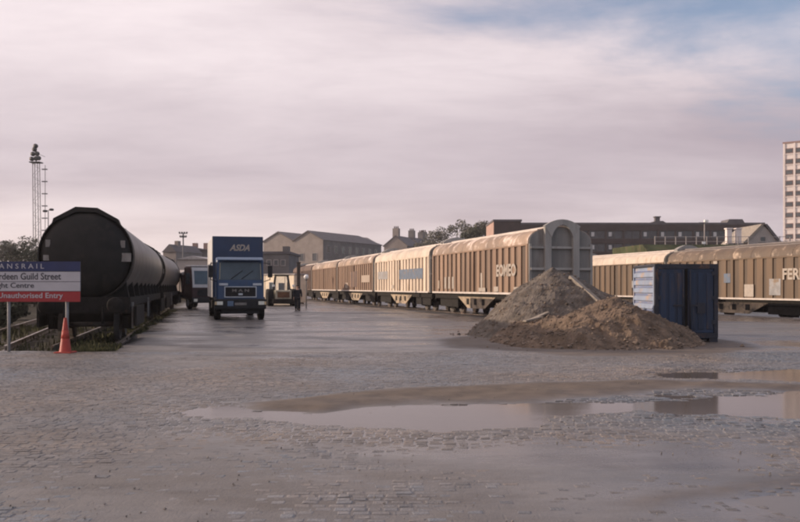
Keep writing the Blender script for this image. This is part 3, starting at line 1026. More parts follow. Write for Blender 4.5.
PITCH = 15.45
GW = 'ferry wagons in the nearer train'
near0 = 39.3 * NORM - 16.7 / NORM * AX.y * NORM      # along-value of the near corner (y = 39.3)
near0 = (39.3 - on_train(WB, 0).y) / AY.y
BL = 14.7
pt1 = [('data_panel', 0.2 - 3.9, 0.2 - 3.3, 1.36, 1.62, 'white_paint'), ('data_panel', -6.2, -5.7, 1.36, 1.6, 'white_paint'), ('data_panel', -1.9, -0.9, 1.36, 1.56, 'white_paint'),
       ('data_panel', -1.45, -1.2, 1.57, 2.35, 'white_paint'),
       ('data_panel', 3.2, 3.5, 1.5, 2.2, 'white_paint'), ('data_panel', 3.9, 4.2, 1.5, 2.2, 'white_paint'), ('data_panel', 4.6, 4.9, 1.5, 2.2, 'white_paint'),
       ('data_panel', 5.9, 6.2, 1.5, 2.0, 'wagon_pale')]
ferry_wagon(WB, near0, BL, 0, 'nearest brown ferry wagon with a blue grey arched end standing behind the gravel heap', 'wagon_tan_shaded', 'rib_tan', 'roof_tan', 'ridge_lit',
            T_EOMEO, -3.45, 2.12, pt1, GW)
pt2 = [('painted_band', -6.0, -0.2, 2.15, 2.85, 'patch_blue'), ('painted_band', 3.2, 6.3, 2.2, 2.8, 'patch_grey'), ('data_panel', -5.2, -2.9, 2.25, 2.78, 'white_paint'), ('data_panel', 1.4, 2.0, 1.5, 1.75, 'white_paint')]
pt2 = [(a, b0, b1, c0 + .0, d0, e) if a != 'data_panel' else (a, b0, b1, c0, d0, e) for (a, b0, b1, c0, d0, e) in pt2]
ferry_wagon(WB, near0 + PITCH, BL, 0, 'palest cream ferry wagon with a dark band and white panel on its side', 'wagon_pale', 'rib_pale', 'roof_pale', 'ridge_lit', None, 0, 0,
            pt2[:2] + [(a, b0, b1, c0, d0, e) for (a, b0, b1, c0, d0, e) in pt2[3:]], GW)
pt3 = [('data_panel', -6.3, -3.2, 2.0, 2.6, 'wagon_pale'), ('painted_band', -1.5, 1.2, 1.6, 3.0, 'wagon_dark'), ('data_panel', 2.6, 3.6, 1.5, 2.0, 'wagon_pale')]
ferry_wagon(WB, near0 + 2 * PITCH, BL, 0, 'rusty ferry wagon with dark smudges, third from the gravel heap', 'wagon_rusty_shaded', 'rib_tan', 'roof_tan', 'ridge_lit', None, 0, 0, pt3, GW)
ferry_wagon(WB, near0 + 3 * PITCH, BL, 0, 'plain brown ferry wagon, fourth from the gravel heap', 'wagon_ochre_shaded', 'rib_tan', 'roof_tan', 'ridge_lit', None, 0, 0, (), GW)
ferry_wagon(WB, near0 + 4 * PITCH, BL, 0, 'dark brown ferry wagon at the far end of the row', 'wagon_dark', 'wagon_dark', 'wagon_dark', 'ridge_lit', None, 0, 0, (), GW, skirt='underframe')

# the second train, on the sunken track
RB = 33.2
GR = 'ferry wagons in the train on the right'
RL = 13.3
RP = 13.75
r0 = (56.6 - on_train(RB, 0).y) / AY.y
ptr = [('data_panel', -1.9, -1.1, 1.4, 2.1, 'white_paint'), ('painted_band', .15, .75, 2.2, 2.75, 'patch_blue'), ('painted_band', -4.1, -3.2, 1.5, 2.4, 'patch_grey'), ('reflector', 1.4, 1.75, 3.35, 3.52, 'white_paint')]
ferry_wagon(RB, r0 - RP, RL, -0.35, 'dull brown ferry wagon lettered in white behind the blue container', 'wagon_dull_shaded', 'rib_dull', 'roof_dull', 'roof_grey', T_FERRY, -4.25, 2.35, ptr, GR, nribs=16, roof_top='roof_grey')
ferry_wagon(RB, r0, RL, -0.35, 'ferry wagon with pale roof seen between grey wagon end and blue container', 'wagon_dull_shaded', 'rib_dull', 'roof_pale', 'ridge_lit', None, 0, 0,
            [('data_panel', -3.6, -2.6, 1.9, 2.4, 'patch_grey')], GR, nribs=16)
ferry_wagon(RB, r0 - 2 * RP, RL, -0.35, 'ferry wagon at the right edge, mostly out of the picture', 'wagon_dull_shaded', 'rib_dull', 'roof_dull', 'roof_grey', None, 0, 0, (), GR, nribs=16, roof_top='roof_grey')


def tank_wagon(base, d, L, label, front=True):
    rot = math.atan2(-d.x, d.y)
    t = thing('tank_wagon', label, 'tank wagon', (base.x, base.y, 0.06), rot, 'black tank wagons on the left siding')
    r, zc = 1.24, 2.42
    prof = [(0, 0.26), (.35, .275), (.7, .325), (.95, .395), (1.08, .455), (1.18, .54), (1.225, .64), (r, .75), (r, L - .75), (1.225, L - .64), (1.18, L - .54), (1.08, L - .455), (.95, L - .395), (.7, L - .325), (0, L - .26)]
    MB().lathe(prof[7:9], (0, 0, zc), 'Y', 64).build('tank_barrel', 'tank_black', t)
    for pr in (prof[:8], prof[8:]):
        MB().lathe(pr, (0, 0, zc), 'Y', 64).build('dished_end', 'tank_end', t)
    for y in (0.98, L - .98):
        MB().lathe([(r - .01, y - .06), (r + .022, y - .06), (r + .022, y + .06), (r - .01, y + .06)], (0, 0, zc), 'Y', 48).build('band', 'tank_end', t)
    # sheet metal hood over the end of the barrel, faceted like the cladding seen in the photo
    for y0, y1 in ((0.50, 0.95), (L - .95, L - .50)):
        pts = []
        for k in range(40):
            a = 2 * math.pi * k / 40
            if R(52) < a < R(128):
                continue
            pts.append((1.265 * math.cos(a), zc + 1.265 * math.sin(a)))
            if abs(a - R(45)) < .01:
                pts += [(.84, zc + 1.03), (.30, zc + 1.33), (-.28, zc + 1.35), (-.86, zc + 1.02)]
        nn = len(pts)
        inner = [(1.235 * a_ / math.hypot(a_, b_ - zc), zc + 1.235 * (b_ - zc) / math.hypot(a_, b_ - zc)) for a_, b_ in pts]
        vs = [(a_, y_, b_) for y_ in (y0, y1) for a_, b_ in pts] + [(a_, y_, b_) for y_ in (y0, y1) for a_, b_ in inner]
        fs = []
        for i_ in range(nn):
            j_ = (i_ + 1) % nn
            fs += [(i_, nn + i_, nn + j_, j_), (2 * nn + i_, 2 * nn + j_, 3 * nn + j_, 3 * nn + i_), (i_, j_, 2 * nn + j_, 2 * nn + i_), (nn + i_, 3 * nn + i_, 3 * nn + j_, nn + j_)]
        hd = MB().add(vs, fs).build('end_hood', 'tank_end', t)
    for x in (-.98, .98):
        MB().box(x - .06, x + .06, .405, .50, zc + .22, zc + .42).build('plate', 'plate_grey', t)
    MB().box(.86, 1.20, .40, .58, zc - .17, zc + .07).build('plate', 'plate_grey', t)
    MB().box(-1.10, -.80, .40, .58, zc - .15, zc + .0).build('plate', 'plate_grey', t)
    MB().box(-.35, .35, L * .42, L * .58, zc + r - .02, zc + r + .06).build('walkway', 'underframe', t)
    MB().tube((0, L * .5, zc + r - .1), (0, L * .5, zc + r + .14), .28, n=16).build('hatch', 'tank_end', t)
    for x in (-1.05, 1.05):
        s = MB().box(x - .06, x + .06, .2, L - .2, .98, 1.24).build('solebar', 'underframe', t)
    for k in range(9):
        y = 1.2 + k * (L - 2.4) / 8
        MB().hexa([(-1.1, y - .06, 1.2), (1.1, y - .06, 1.2), (1.1, y + .06, 1.2), (-1.1, y + .06, 1.2), (-1.0, y - .06, 1.78), (1.0, y - .06, 1.78), (1.0, y + .06, 1.78), (-1.0, y + .06, 1.78)]).build('saddle', 'tank_end', t)
    for y, s in ((.1, -1), (L - .1, 1)):
        MB().box(-1.2, 1.2, min(y, y - s * .12), max(y, y - s * .12), .82, 1.26).build('headstock', 'underframe', t)
        buffers(t, y, s, 0)
    for y in (2.4, L - 2.4):
        bogie(t, y, 0.0)
    MB().box(1.16, 1.21, 1.1, 1.3, .35, 1.1).build('step', 'plate_grey', t)
    MB().box(1.16, 1.21, L * .42, L * .42 + .22, .45, 1.15).build('step', 'plate_grey', t)
    MB().box(-.9, .9, L * .3, L * .42, .45, .9).build('brake_gear', 'underframe', t)
    hb = MB()
    hb.tube((-.5, .0, 1.0), (-.5, -.15, .55), .03, n=6)
    hb.tube((.5, .0, 1.0), (.5, -.15, .55), .03, n=6)
    hb.build('brake_hose', 'rubber', t)
    return t


TL = 20.0
tank_wagon(Vector((-8.62, 23.0, 0)), dT, TL, 'nearest black tank wagon with its dark end towards the yard, beside the sign')
d2 = Vector((-0.215, 1, 0)).normalized()
tank_wagon(Vector((-8.62, 23.0, 0)) + dT * (TL + 1.0), d2, TL - 1, 'second black tank wagon, coupled behind the nearest one')


# ------------------------------------------------------------------ blue lorry
def tyre_wheel(parent, x, y, z, r, w, name='wheel', rim='pale_trim'):
    o = MB().lathe([(r * .55, -w / 2), (r * .92, -w / 2), (r, -w * .36), (r, w * .36), (r * .92, w / 2), (r * .55, w / 2)], (x, y, z), 'X', 24).build(name, 'rubber', parent)
    MB().lathe([(0, -w * .30), (r * .22, -w * .36), (r * .25, -w * .25), (r * .5, -w * .22), (r * .56, -w * .46), (r * .58, w * .46), (r * .5, w * .22), (r * .25, w * .25), (r * .22, w * .36), (0, w * .3)], (x, y, z), 'X', 20).build('rim', rim, o)
    return o


def lorry():
    d0 = 40.6
    t = thing('lorry', 'blue box lorry facing the camera on the roadway beside the tank wagons', 'lorry', (X(240.5, d0), d0, 0.01), math.atan(0.262))
    w = 1.12
    # cab shell with a raked windscreen opening
    prof = [(0.0, .95), (0.02, 1.88), (.16, 2.88), (.40, 3.04), (1.75, 3.04), (1.75, .95)]
    MB().prism_x(prof, -w, w).build('cab', 'truck_blue', t, bevel=.07)
    # windscreen: a sloped pane proud of the shell
    s = (.16 - .02) / (2.88 - 1.88)

    def fy(z):
        return .02 + (z - 1.88) * s
    MB().hexa([(-1.03, fy(1.93) - .015, 1.93), (1.03, fy(1.93) - .015, 1.93), (1.03, fy(1.93) + .05, 1.93), (-1.03, fy(1.93) + .05, 1.93),
               (-.99, fy(2.78) - .015, 2.78), (.99, fy(2.78) - .015, 2.78), (.99, fy(2.78) + .05, 2.78), (-.99, fy(2.78) + .05, 2.78)]).build('windscreen', 'glass_dark', t, bevel=.012)
    for sx in (-1, 1):
        MB().bar((sx * 1.065, fy(1.93) - .012, 1.93), (sx * 1.03, fy(2.78) - .012, 2.78), .05, .05).build('windscreen_pillar', 'truck_blue', t)
        MB().bar((sx * .98, fy(1.96) - .03, 1.96), (sx * .955, fy(2.74) - .03, 2.74), .035, .03).build('screen_seal', 'loader_olive', t)
        MB().tube((sx * .25 - .2, fy(1.98) - .04, 1.98), (sx * .25 + .35, fy(2.35) - .04, 2.38), .016, n=6).build('wiper', 'black_plastic', t)
        # mirror on an arm
        a = MB()
        a.tube((sx * w, .10, 2.75), (sx * (w + .28), -.10, 2.72), .02, n=6)
        a.tube((sx * w, .10, 1.85), (sx * (w + .28), -.10, 1.95), .02, n=6)
        a.tube((sx * (w + .28), -.10, 1.92), (sx * (w + .28), -.10, 2.75), .02, n=6)
        am = a.build('mirror_arm', 'black_plastic', t)
        MB().box(sx * (w + .28) - .11, sx * (w + .28) + .11, -.18, -.11, 2.05, 2.62).build('mirror', 'black_plastic', am, bevel=.02)
        MB().box(sx * .80 - .21, sx * .80 + .21, -.035, .03, 1.66, 1.77).build('air_intake', 'pale_trim', t, bevel=.015)
        MB().box(sx * .98 - .14, sx * .98 + .14, -.175, -.10, .73, .90).build('headlight', 'lamp_glass', t, bevel=.015)
        MB().box(sx * 1.17 - .045, sx * 1.17 + .045, -.172, -.10, .74, .89).build('indicator', 'lamp_amber', t)
        MB().box(sx * w - .012, sx * w + .012, .5, 1.35, 2.0, 2.75).build('side_window', 'glass_dark', t)
        st = MB()
        st.box(sx * 1.0 - .14, sx * 1.0 + .14, .25, .55, .45, .50)
        st.build('step', 'black_plastic', t)
    MB().prism_x([(-.20, 2.90), (.0, 3.00), (.22, 3.03), (.2, 2.96), (.02, 2.93), (-.18, 2.86)], -1.04, 1.04).build('sun_visor', 'visor_blue', t)
    # grille with a pale surround and three letters
    g = MB().box(-.72, .72, -.045, .02, 1.13, 1.58).build('grille', 'black_plastic', t)
    fr = MB()
    for (x0, x1, z0, z1) in ((-.76, .76, 1.58, 1.62), (-.76, .76, 1.09, 1.13), (-.76, -.72, 1.13, 1.58), (.72, .76, 1.13, 1.58)):
        fr.box(x0, x1, -.06, .02, z0, z1)
    fr.build('grille_frame', 'pale_trim', t)
    for k in range(5):
        MB().box(-.71, .71, -.056, -.044, 1.18 + k * .085, 1.205 + k * .085).build('slat', 'underframe', g)
    l = obj('lettering', T_MAN, 'plate_grey', g)
    l.location = (-.40, -.066, 1.36)
    em = MB().box(-.10, .10, -.066, -.057, 1.20, 1.29).build('emblem', 'pale_trim', g)
    # bumper, plate, sump
    MB().box(-1.22, 1.22, -.14, .25, .52, 1.02).build('bumper', 'black_plastic', t, bevel=.05)
    MB().box(-1.20, 1.20, -.15, -.135, .60, .70).build('bumper_strip', 'black_plastic', t)
    MB().box(-.28, .28, -.165, -.142, .72, .84).build('number_plate', 'plate_grey', t)
    MB().box(-.62, -.34, -.165, -.142, .68, .92).build('badge', 'visor_blue', t)
    MB().box(-.5, .5, .0, 9.0, .55, .92).build('chassis', 'underframe', t)
    MB().box(-.9, .9, .1, .5, .30, .52).build('valance', 'black_plastic', t)
    # cargo box: blue front wall, pale sides
    MB().box(-1.25, 1.25, 1.92, 9.2, 1.05, 4.12).build('cargo_box', 'box_side', t, bevel=.03)
    MB().box(-1.255, 1.255, 1.86, 1.918, 1.05, 4.13).build('box_front', 'box_blue', t, bevel=.02)
    for k in range(4):
        MB().box(-1.275, -1.252, 2.3 + k * 1.9, 2.4 + k * 1.9, 1.08, 4.08).build('box_post', 'box_side', t)
    l = obj('lettering', T_ASDA, 'white_paint', t)
    l.location = (-.42, 1.85, 3.40)
    for y, r in ((.95, .50), (6.9, .50), (8.0, .50)):
        for sx in (-1, 1):
            tyre_wheel(t, sx * 1.05, y, .50, r, .30)
    for sx in (-1, 1):
        arch = [(0.35, .62), (.45, .95), (.75, 1.10), (1.15, 1.10), (1.45, .95), (1.55, .62), (1.49, .62), (1.40, .92), (1.13, 1.04), (.77, 1.04), (.5, .92), (.41, .62)]
        MB().prism_x(arch, sx * 1.05 - .18, sx * 1.05 + .18).build('wheel_arch', 'black_plastic', t)
        MB().box(sx * 1.0 - .28, sx * 1.0 + .28, 2.2, 3.6, .50, .95).build('fuel_tank', 'underframe', t, bevel=.06)


lorry()


def parked_lorry():
    d0 = 60.5
    t = thing('parked_lorry', 'dark maroon lorry with white framed windscreen parked behind the blue lorry', 'lorry', (X(207.5, d0), d0, 0.01), R(33))
    w = 1.15
    MB().prism_x([(0, .7), (.02, 1.7), (.18, 2.85), (.4, 3.05), (1.7, 3.05), (1.7, .7)], -w, w).build('cab', 'maroon', t, bevel=.06)
    sr = MB()
    for (x0, x1, z0, z1) in ((-1.1, 1.1, 2.75, 3.0), (-1.1, 1.1, 1.55, 1.78), (-1.1, -.96, 1.78, 2.75), (.96, 1.1, 1.78, 2.75)):
        a, b = .02 + (z0 - 1.7) * .14, .02 + (z1 - 1.7) * .14
        sr.hexa([(x0, a - .05, z0), (x1, a - .05, z0), (x1, a + .06, z0), (x0, a + .06, z0), (x0, b - .05, z1), (x1, b - .05, z1), (x1, b + .06, z1), (x0, b + .06, z1)])
    sr.build('windscreen_surround', 'van_white', t)
    MB().hexa([(-.95, .0, 1.79), (.95, .0, 1.79), (.95, .06, 1.79), (-.95, .06, 1.79), (-.95, .125, 2.74), (.95, .125, 2.74), (.95, .2, 2.74), (-.95, .2, 2.74)]).build('windscreen', 'glass_dark', t)
    MB().box(-1.12, 1.12, .25, 1.5, 3.055, 3.14).build('roof_panel', 'van_white', t, bevel=.03)
    MB().box(-1.17, 1.17, -.12, .2, .45, .85).build('bumper', 'black_plastic', t, bevel=.04)
    MB().box(-.75, .75, -.04, .03, .95, 1.4).build('grille', 'black_plastic', t)
    for sx in (-1, 1):
        MB().box(sx * .92 - .13, sx * .92 + .13, -.15, -.08, .55, .75).build('headlight', 'lamp_glass', t)
        MB().box(sx * 1.152 - .012, sx * 1.152 + .012, .45, 1.3, 1.8, 2.6).build('side_window', 'glass_dark', t)
        for y in (.9, 5.6):
            tyre_wheel(t, sx * 1.0, y, .48, .48, .28)
    MB().box(-1.22, 1.22, 1.9, 7.4, .95, 2.45).build('cargo_body', 'maroon', t, bevel=.03)
    MB().prism([(-1.25, 2.46), (-1.25, 2.62), (-.7, 2.86), (.7, 2.86), (1.25, 2.62), (1.25, 2.46)], 1.88, 7.42).build('tarpaulin', 'tarp_grey', t, bevel=.04)
    for k in range(4):
        MB().box(-1.25, -1.222, 2.4 + k * 1.4, 2.5 + k * 1.4, .98, 2.44).build('body_post', 'underframe', t)
    MB().box(-.5, .5, .3, 7.3, .55, .92).build('chassis', 'underframe', t)


parked_lorry()


# ------------------------------------------------------------------ loader, cabin, post, lamp
def loader():
    d0 = 70
    t = thing('wheel_loader', 'olive wheel loader with big black tyres and open framed cab by the cream cabin', 'loader', (X(283.5, d0), d0, 0.0), R(12))
    MB().box(-.68, .68, .0, 1.6, .55, 1.34).build('bonnet', 'loader_olive', t, bevel=.07)
    MB().box(-.50, .50, -.03, .02, .72, 1.2).build('grille', 'rust', t)
    MB().box(-.75, .75, 1.6, 3.2, .62, 1.2).build('body', 'loader_olive', t, bevel=.05)
    MB().box(-.9, .9, -.42, .1, .22, .62).build('counterweight', 'underframe', t, bevel=.05)
    c = MB()
    for sx in (-1, 1):
        c.bar((sx * .70, 1.55, 1.18), (sx * .52, 1.75, 2.55), .10, .10)
        c.bar((sx * .70, 3.0, 1.18), (sx * .52, 2.85, 2.55), .10, .10)
        c.bar((sx * .52, 1.7, 2.55), (sx * .52, 2.9, 2.55), .09, .09)
    c.bar((-.56, 1.75, 2.55), (.56, 1.75, 2.55), .09, .09)
    c.build('cab_frame', 'black_plastic', t)
    MB().box(-.68, .68, 1.62, 2.98, 2.60, 2.70).build('cab_roof', 'loader_olive', t, bevel=.03)
    MB().hexa([(-.62, 1.60, 1.2), (.62, 1.60, 1.2), (.62, 1.62, 1.2), (-.62, 1.62, 1.2), (-.47, 1.76, 2.5), (.47, 1.76, 2.5), (.47, 1.78, 2.5), (-.47, 1.78, 2.5)]).build('cab_window', GLASS, t)
    MB().box(-.25, .25, 2.3, 2.5, 1.2, 1.95).build('seat', 'black_plastic', t)
    for sx in (-1, 1):
        tyre_wheel(t, sx * 1.02, .75, .72, .72, .52, rim='loader_olive')
        tyre_wheel(t, sx * 1.02, 3.0, .72, .72, .52, rim='loader_olive')
        MB().box(sx * .82 - .10, sx * .82 + .10, -.02, .08, 1.62, 1.80).build('headlight', 'lamp_white', t, bevel=.02)
        MB().tube((sx * .82, .05, 1.25), (sx * .82, .05, 1.64), .025, n=6).build('lamp_bracket', 'underframe', t)
    MB().tube((.42, 1.0, 1.28), (.42, 1.0, 2.0), .05, n=8).build('exhaust', 'underframe', t)
    ar = MB()
    for sx in (-1, 1):
        ar.bar((sx * .55, 2.6, 1.5), (sx * .55, 4.6, .6), .12, .25)
    ar.build('lift_arm', 'loader_olive', t)
    MB().prism_x([(4.5, .15), (5.4, .15), (5.4, .22), (4.75, .35), (4.62, .95), (4.5, 1.0)], -1.2, 1.2).build('bucket', 'underframe', t)


GLASS = bpy.data.materials.new('clear_glass')
GLASS.use_nodes = True
_b = GLASS.node_tree.nodes['Principled BSDF']
_b.inputs['Base Color'].default_value = (0.85, 0.87, 0.88, 1)
_b.inputs['Roughness'].default_value = 0.05
_b.inputs['Transmission Weight'].default_value = 0.9
_b.inputs['IOR'].default_value = 1.1
loader()


def site_cabin():
    d0 = 80
    t = thing('site_cabin', 'cream site cabin with a small dark window behind the wheel loader', 'cabin', (X(279, d0), d0, 0.0), R(-34))
    MB().box(-1.95, 1.95, 0, 1.8, .12, 2.72).build('wall', 'cream', t, bevel=.03)
    MB().box(-2.05, 2.05, -.1, 1.9, 2.723, 2.86).build('roof', 'concrete', t, bevel=.02)
    f = MB()
    for (x0, x1, z0, z1) in ((-1.25, -.65, 2.02, 2.08), (-1.25, -.65, 1.32, 1.38), (-1.25, -1.19, 1.38, 2.02), (-.71, -.65, 1.38, 2.02)):
        f.box(x0, x1, -.05, .0, z0, z1)
    w = f.build('window', 'van_white', t)
    MB().box(-1.19, -.71, -.02, .003, 1.38, 2.02).build('pane', 'glass_dark', w)
    for x in (-1.85, -.5, .7, 1.85):
        MB().box(x - .04, x + .04, -.03, -.002, .14, 2.70).build('panel_strip', 'cream', t)
    for x in (-1.6, 1.6):
        for y in (.4, 1.4):
            MB().box(x - .15, x + .15, y - .15, y + .15, -.05, .118).build('foot', 'concrete', t)


site_cabin()

d0 = 58.5
p = thing('timber_post', 'tall dark timber post behind the standing person', 'post', (X(298.6, d0), d0, 0))
MB().box(-.11, .11, -.11, .11, -.1, Z(263, d0)).build('post', 'timber_dark', p, bevel=.015)
MB().box(-.15, .15, -.15, .15, Z(263, d0) + .002, Z(263, d0) + .06).build('cap', 'timber_dark', p)
MB().bar((.112, 0, 3.0), (.5, 0, 3.12), .06, .06).build('bracket', 'timber_dark', p)

d0 = 63
p = thing('yard_lamp', 'small white globe lamp on a thin pole before the far wagons', 'lamp', (X(306.3, d0), d0, 0))
MB().tube((0, 0, -.05), (0, 0, 2.15), .035, .03, 8).build('pole', 'mast_grey', p)
zc = Z(277, d0)
MB().lathe([(0, -.19), (.12, -.15), (.18, -.06), (.18, .06), (.12, .15), (0, .19)], (0, 0, zc), 'Z', 16).build('globe', 'lamp_white', p)
MB().tube((0, 0, zc - .26), (0, 0, zc - .15), .07, .10, 10).build('collar', 'mast_grey', p)


# ------------------------------------------------------------------ person
def skin_mesh(verts, edges, radii, root=0, levels=1):
    me = bpy.data.meshes.new('skin_base')
    me.from_pydata(verts, edges, [])
    o = bpy.data.objects.new('skin_base', me)
    col.objects.link(o)
    md = o.modifiers.new('skin', 'SKIN')
    md.use_smooth_shade = True
    for i, v in enumerate(me.skin_vertices[0].data):
        r = radii[i]
        v.radius = (r, r) if isinstance(r, (int, float)) else r
        v.use_root = (i == root)
    sb = o.modifiers.new('sub', 'SUBSURF')
    sb.levels = sb.render_levels = levels
    dg = bpy.context.evaluated_depsgraph_get()
    dg.update()
    out = bpy.data.meshes.new_from_object(o.evaluated_get(dg))
    out.polygons.foreach_set('use_smooth', [True] * len(out.polygons))
    bpy.data.objects.remove(o)
    return out


def person():
    d0 = D(311)
    t = thing('person', 'person in a dark jacket and trousers standing in front of the tall post', 'person', (X(297.6, d0), d0, 0.012), R(8))
    V, E, Rr = [], [], []

    def chain(pts, rad, start=None):
        prev = start
        ids = []
        for q, r in zip(pts, rad):
            V.append(q)
            Rr.append(r)
            ids.append(len(V) - 1)
            if prev is not None:
                E.append((prev, ids[-1]))
            prev = ids[-1]
        return ids
    sp = chain([(0, 0, .93), (0, .01, 1.10), (0, .01, 1.27), (0, .015, 1.40), (0, .0, 1.48), (0, -.01, 1.54), (0, -.02, 1.62), (0, -.015, 1.70)],
               [(.15, .11), (.145, .10), (.165, .11), (.15, .09), .055, .06, .088, .07])
    for s in (-1, 1):
        chain([(s * .10, 0, .88), (s * .115, -.01, .50), (s * .12, .01, .09), (s * .125, -.13, .035)], [.095, .062, .042, .036], sp[0])
        arm = chain([(s * .19, .01, 1.38), (s * .25, .03, 1.12), (s * .255, -.03, .88), (s * .255, -.05, .80)], [.062, .045, .030, .034], sp[3])
        for k, (ln, ox) in enumerate(((.075, -.028), (.085, -.010), (.08, .010), (.062, .028))):
            chain([(s * .255, -.05 + ox, .77), (s * .252, -.052 + ox, .77 - ln * .55), (s * .242, -.052 + ox, .77 - ln)], [.0095, .009, .007], arm[-1])
        chain([(s * .245, -.085, .80), (s * .235, -.10, .76)], [.011, .009], arm[-1])
    obj('body', skin_mesh(V, E, Rr), 'skin', t)
    V, E, Rr = [], [], []
    sp = chain([(0, 0, .84), (0, .0, 1.0), (0, .01, 1.12), (0, .01, 1.28), (0, .012, 1.41), (0, .005, 1.475)], [(.185, .14), (.175, .13), (.17, .125), (.19, .135), (.165, .11), .075])
    for s in (-1, 1):
        chain([(s * .20, .01, 1.385), (s * .255, .03, 1.12), (s * .26, -.025, .90)], [.078, .064, .052], sp[4])
    obj('jacket', skin_mesh(V, E, Rr), 'cloth_dark', t)
    V, E, Rr = [], [], []
    sp = chain([(0, 0, .96)], [(.16, .125)])
    for s in (-1, 1):
        chain([(s * .10, 0, .86), (s * .116, -.01, .50), (s * .122, .01, .10)], [.108, .082, .068], sp[0])
    obj('trousers', skin_mesh(V, E, Rr), 'cloth_trouser', t)
    for s in (-1, 1):
        MB().lathe([(0, -.14), (.04, -.13), (.052, -.05), (.05, .08), (.045, .13), (0, .14)], (s * .122, -.05, .05), 'Y', 10).build('shoe', 'rubber', t)
        MB().lathe([(0, -.01), (.011, 0), (0, .01)], (s * .033, -.104, 1.635), 'Y', 8).build('eye', 'eye', t)
        MB().lathe([(0, -.012), (.024, -.006), (.024, .006), (0, .012)], (s * .092, -.01, 1.62), 'X', 8).build('ear', 'skin', t)
    MB().hexa([(-.016, -.128, 1.60), (.016, -.128, 1.60), (.014, -.095, 1.60), (-.014, -.095, 1.60), (-.006, -.108, 1.64), (.006, -.108, 1.64), (.006, -.095, 1.64), (-.006, -.095, 1.64)]).build('nose', 'skin', t)
    MB().box(-.025, .025, -.108, -.095, 1.565, 1.573).build('mouth', 'maroon', t)
    MB().lathe([(.096, -.03), (.098, .02), (.085, .06), (.05, .09), (0, .1)], (0, .0, 1.66), 'Z', 14).build('hair', 'hair_dark', t)


person()

# ------------------------------------------------------------------ heaps of gravel and soil
def heap_height(x, y):
    n = fbm(x, y, 1.3, 61) * 0.26 + fbm(x, y, 0.35, 65) * 0.075
    # tall gravel cone with a long tail to the right
    dx, dy = x - 5.05, y - 28.0
    r = np.hypot(np.where(dx < 0, dx / 2.85, dx / 4.2), dy / 2.9)
    g = 2.50 * np.clip(1 - r, -0.3, 1) - 0.10 * np.exp(-r * r * 30) + n * smooth(1.05, .7, r)
    # lower soil mound with several humps in front
    s = np.full(x.shape, -1.0)
    for (cx, cy, hx, hy, hh) in ((6.05, 24.2, 2.6, 2.5, 1.25), (4.5, 24.8, 1.9, 2.2, 0.80), (6.55, 23.1, 1.3, 1.4, .70), (5.1, 22.9, 2.2, 1.5, .50), (6.75, 25.4, 1.5, 1.6, 1.15), (6.75, 22.5, .9, .9, .36), (4.0, 23.4, 1.2, 1.0, .35)):
        rr = np.hypot((x - cx) / hx, (y - cy) / hy)
        s = np.maximum(s, hh * np.clip(1 - rr ** 1.35, -0.3, 1))
    s = s + (n * 0.9 + fbm(x, y, 0.7, 69) * 0.25) * smooth(-.05, .25, s)
    return g, s


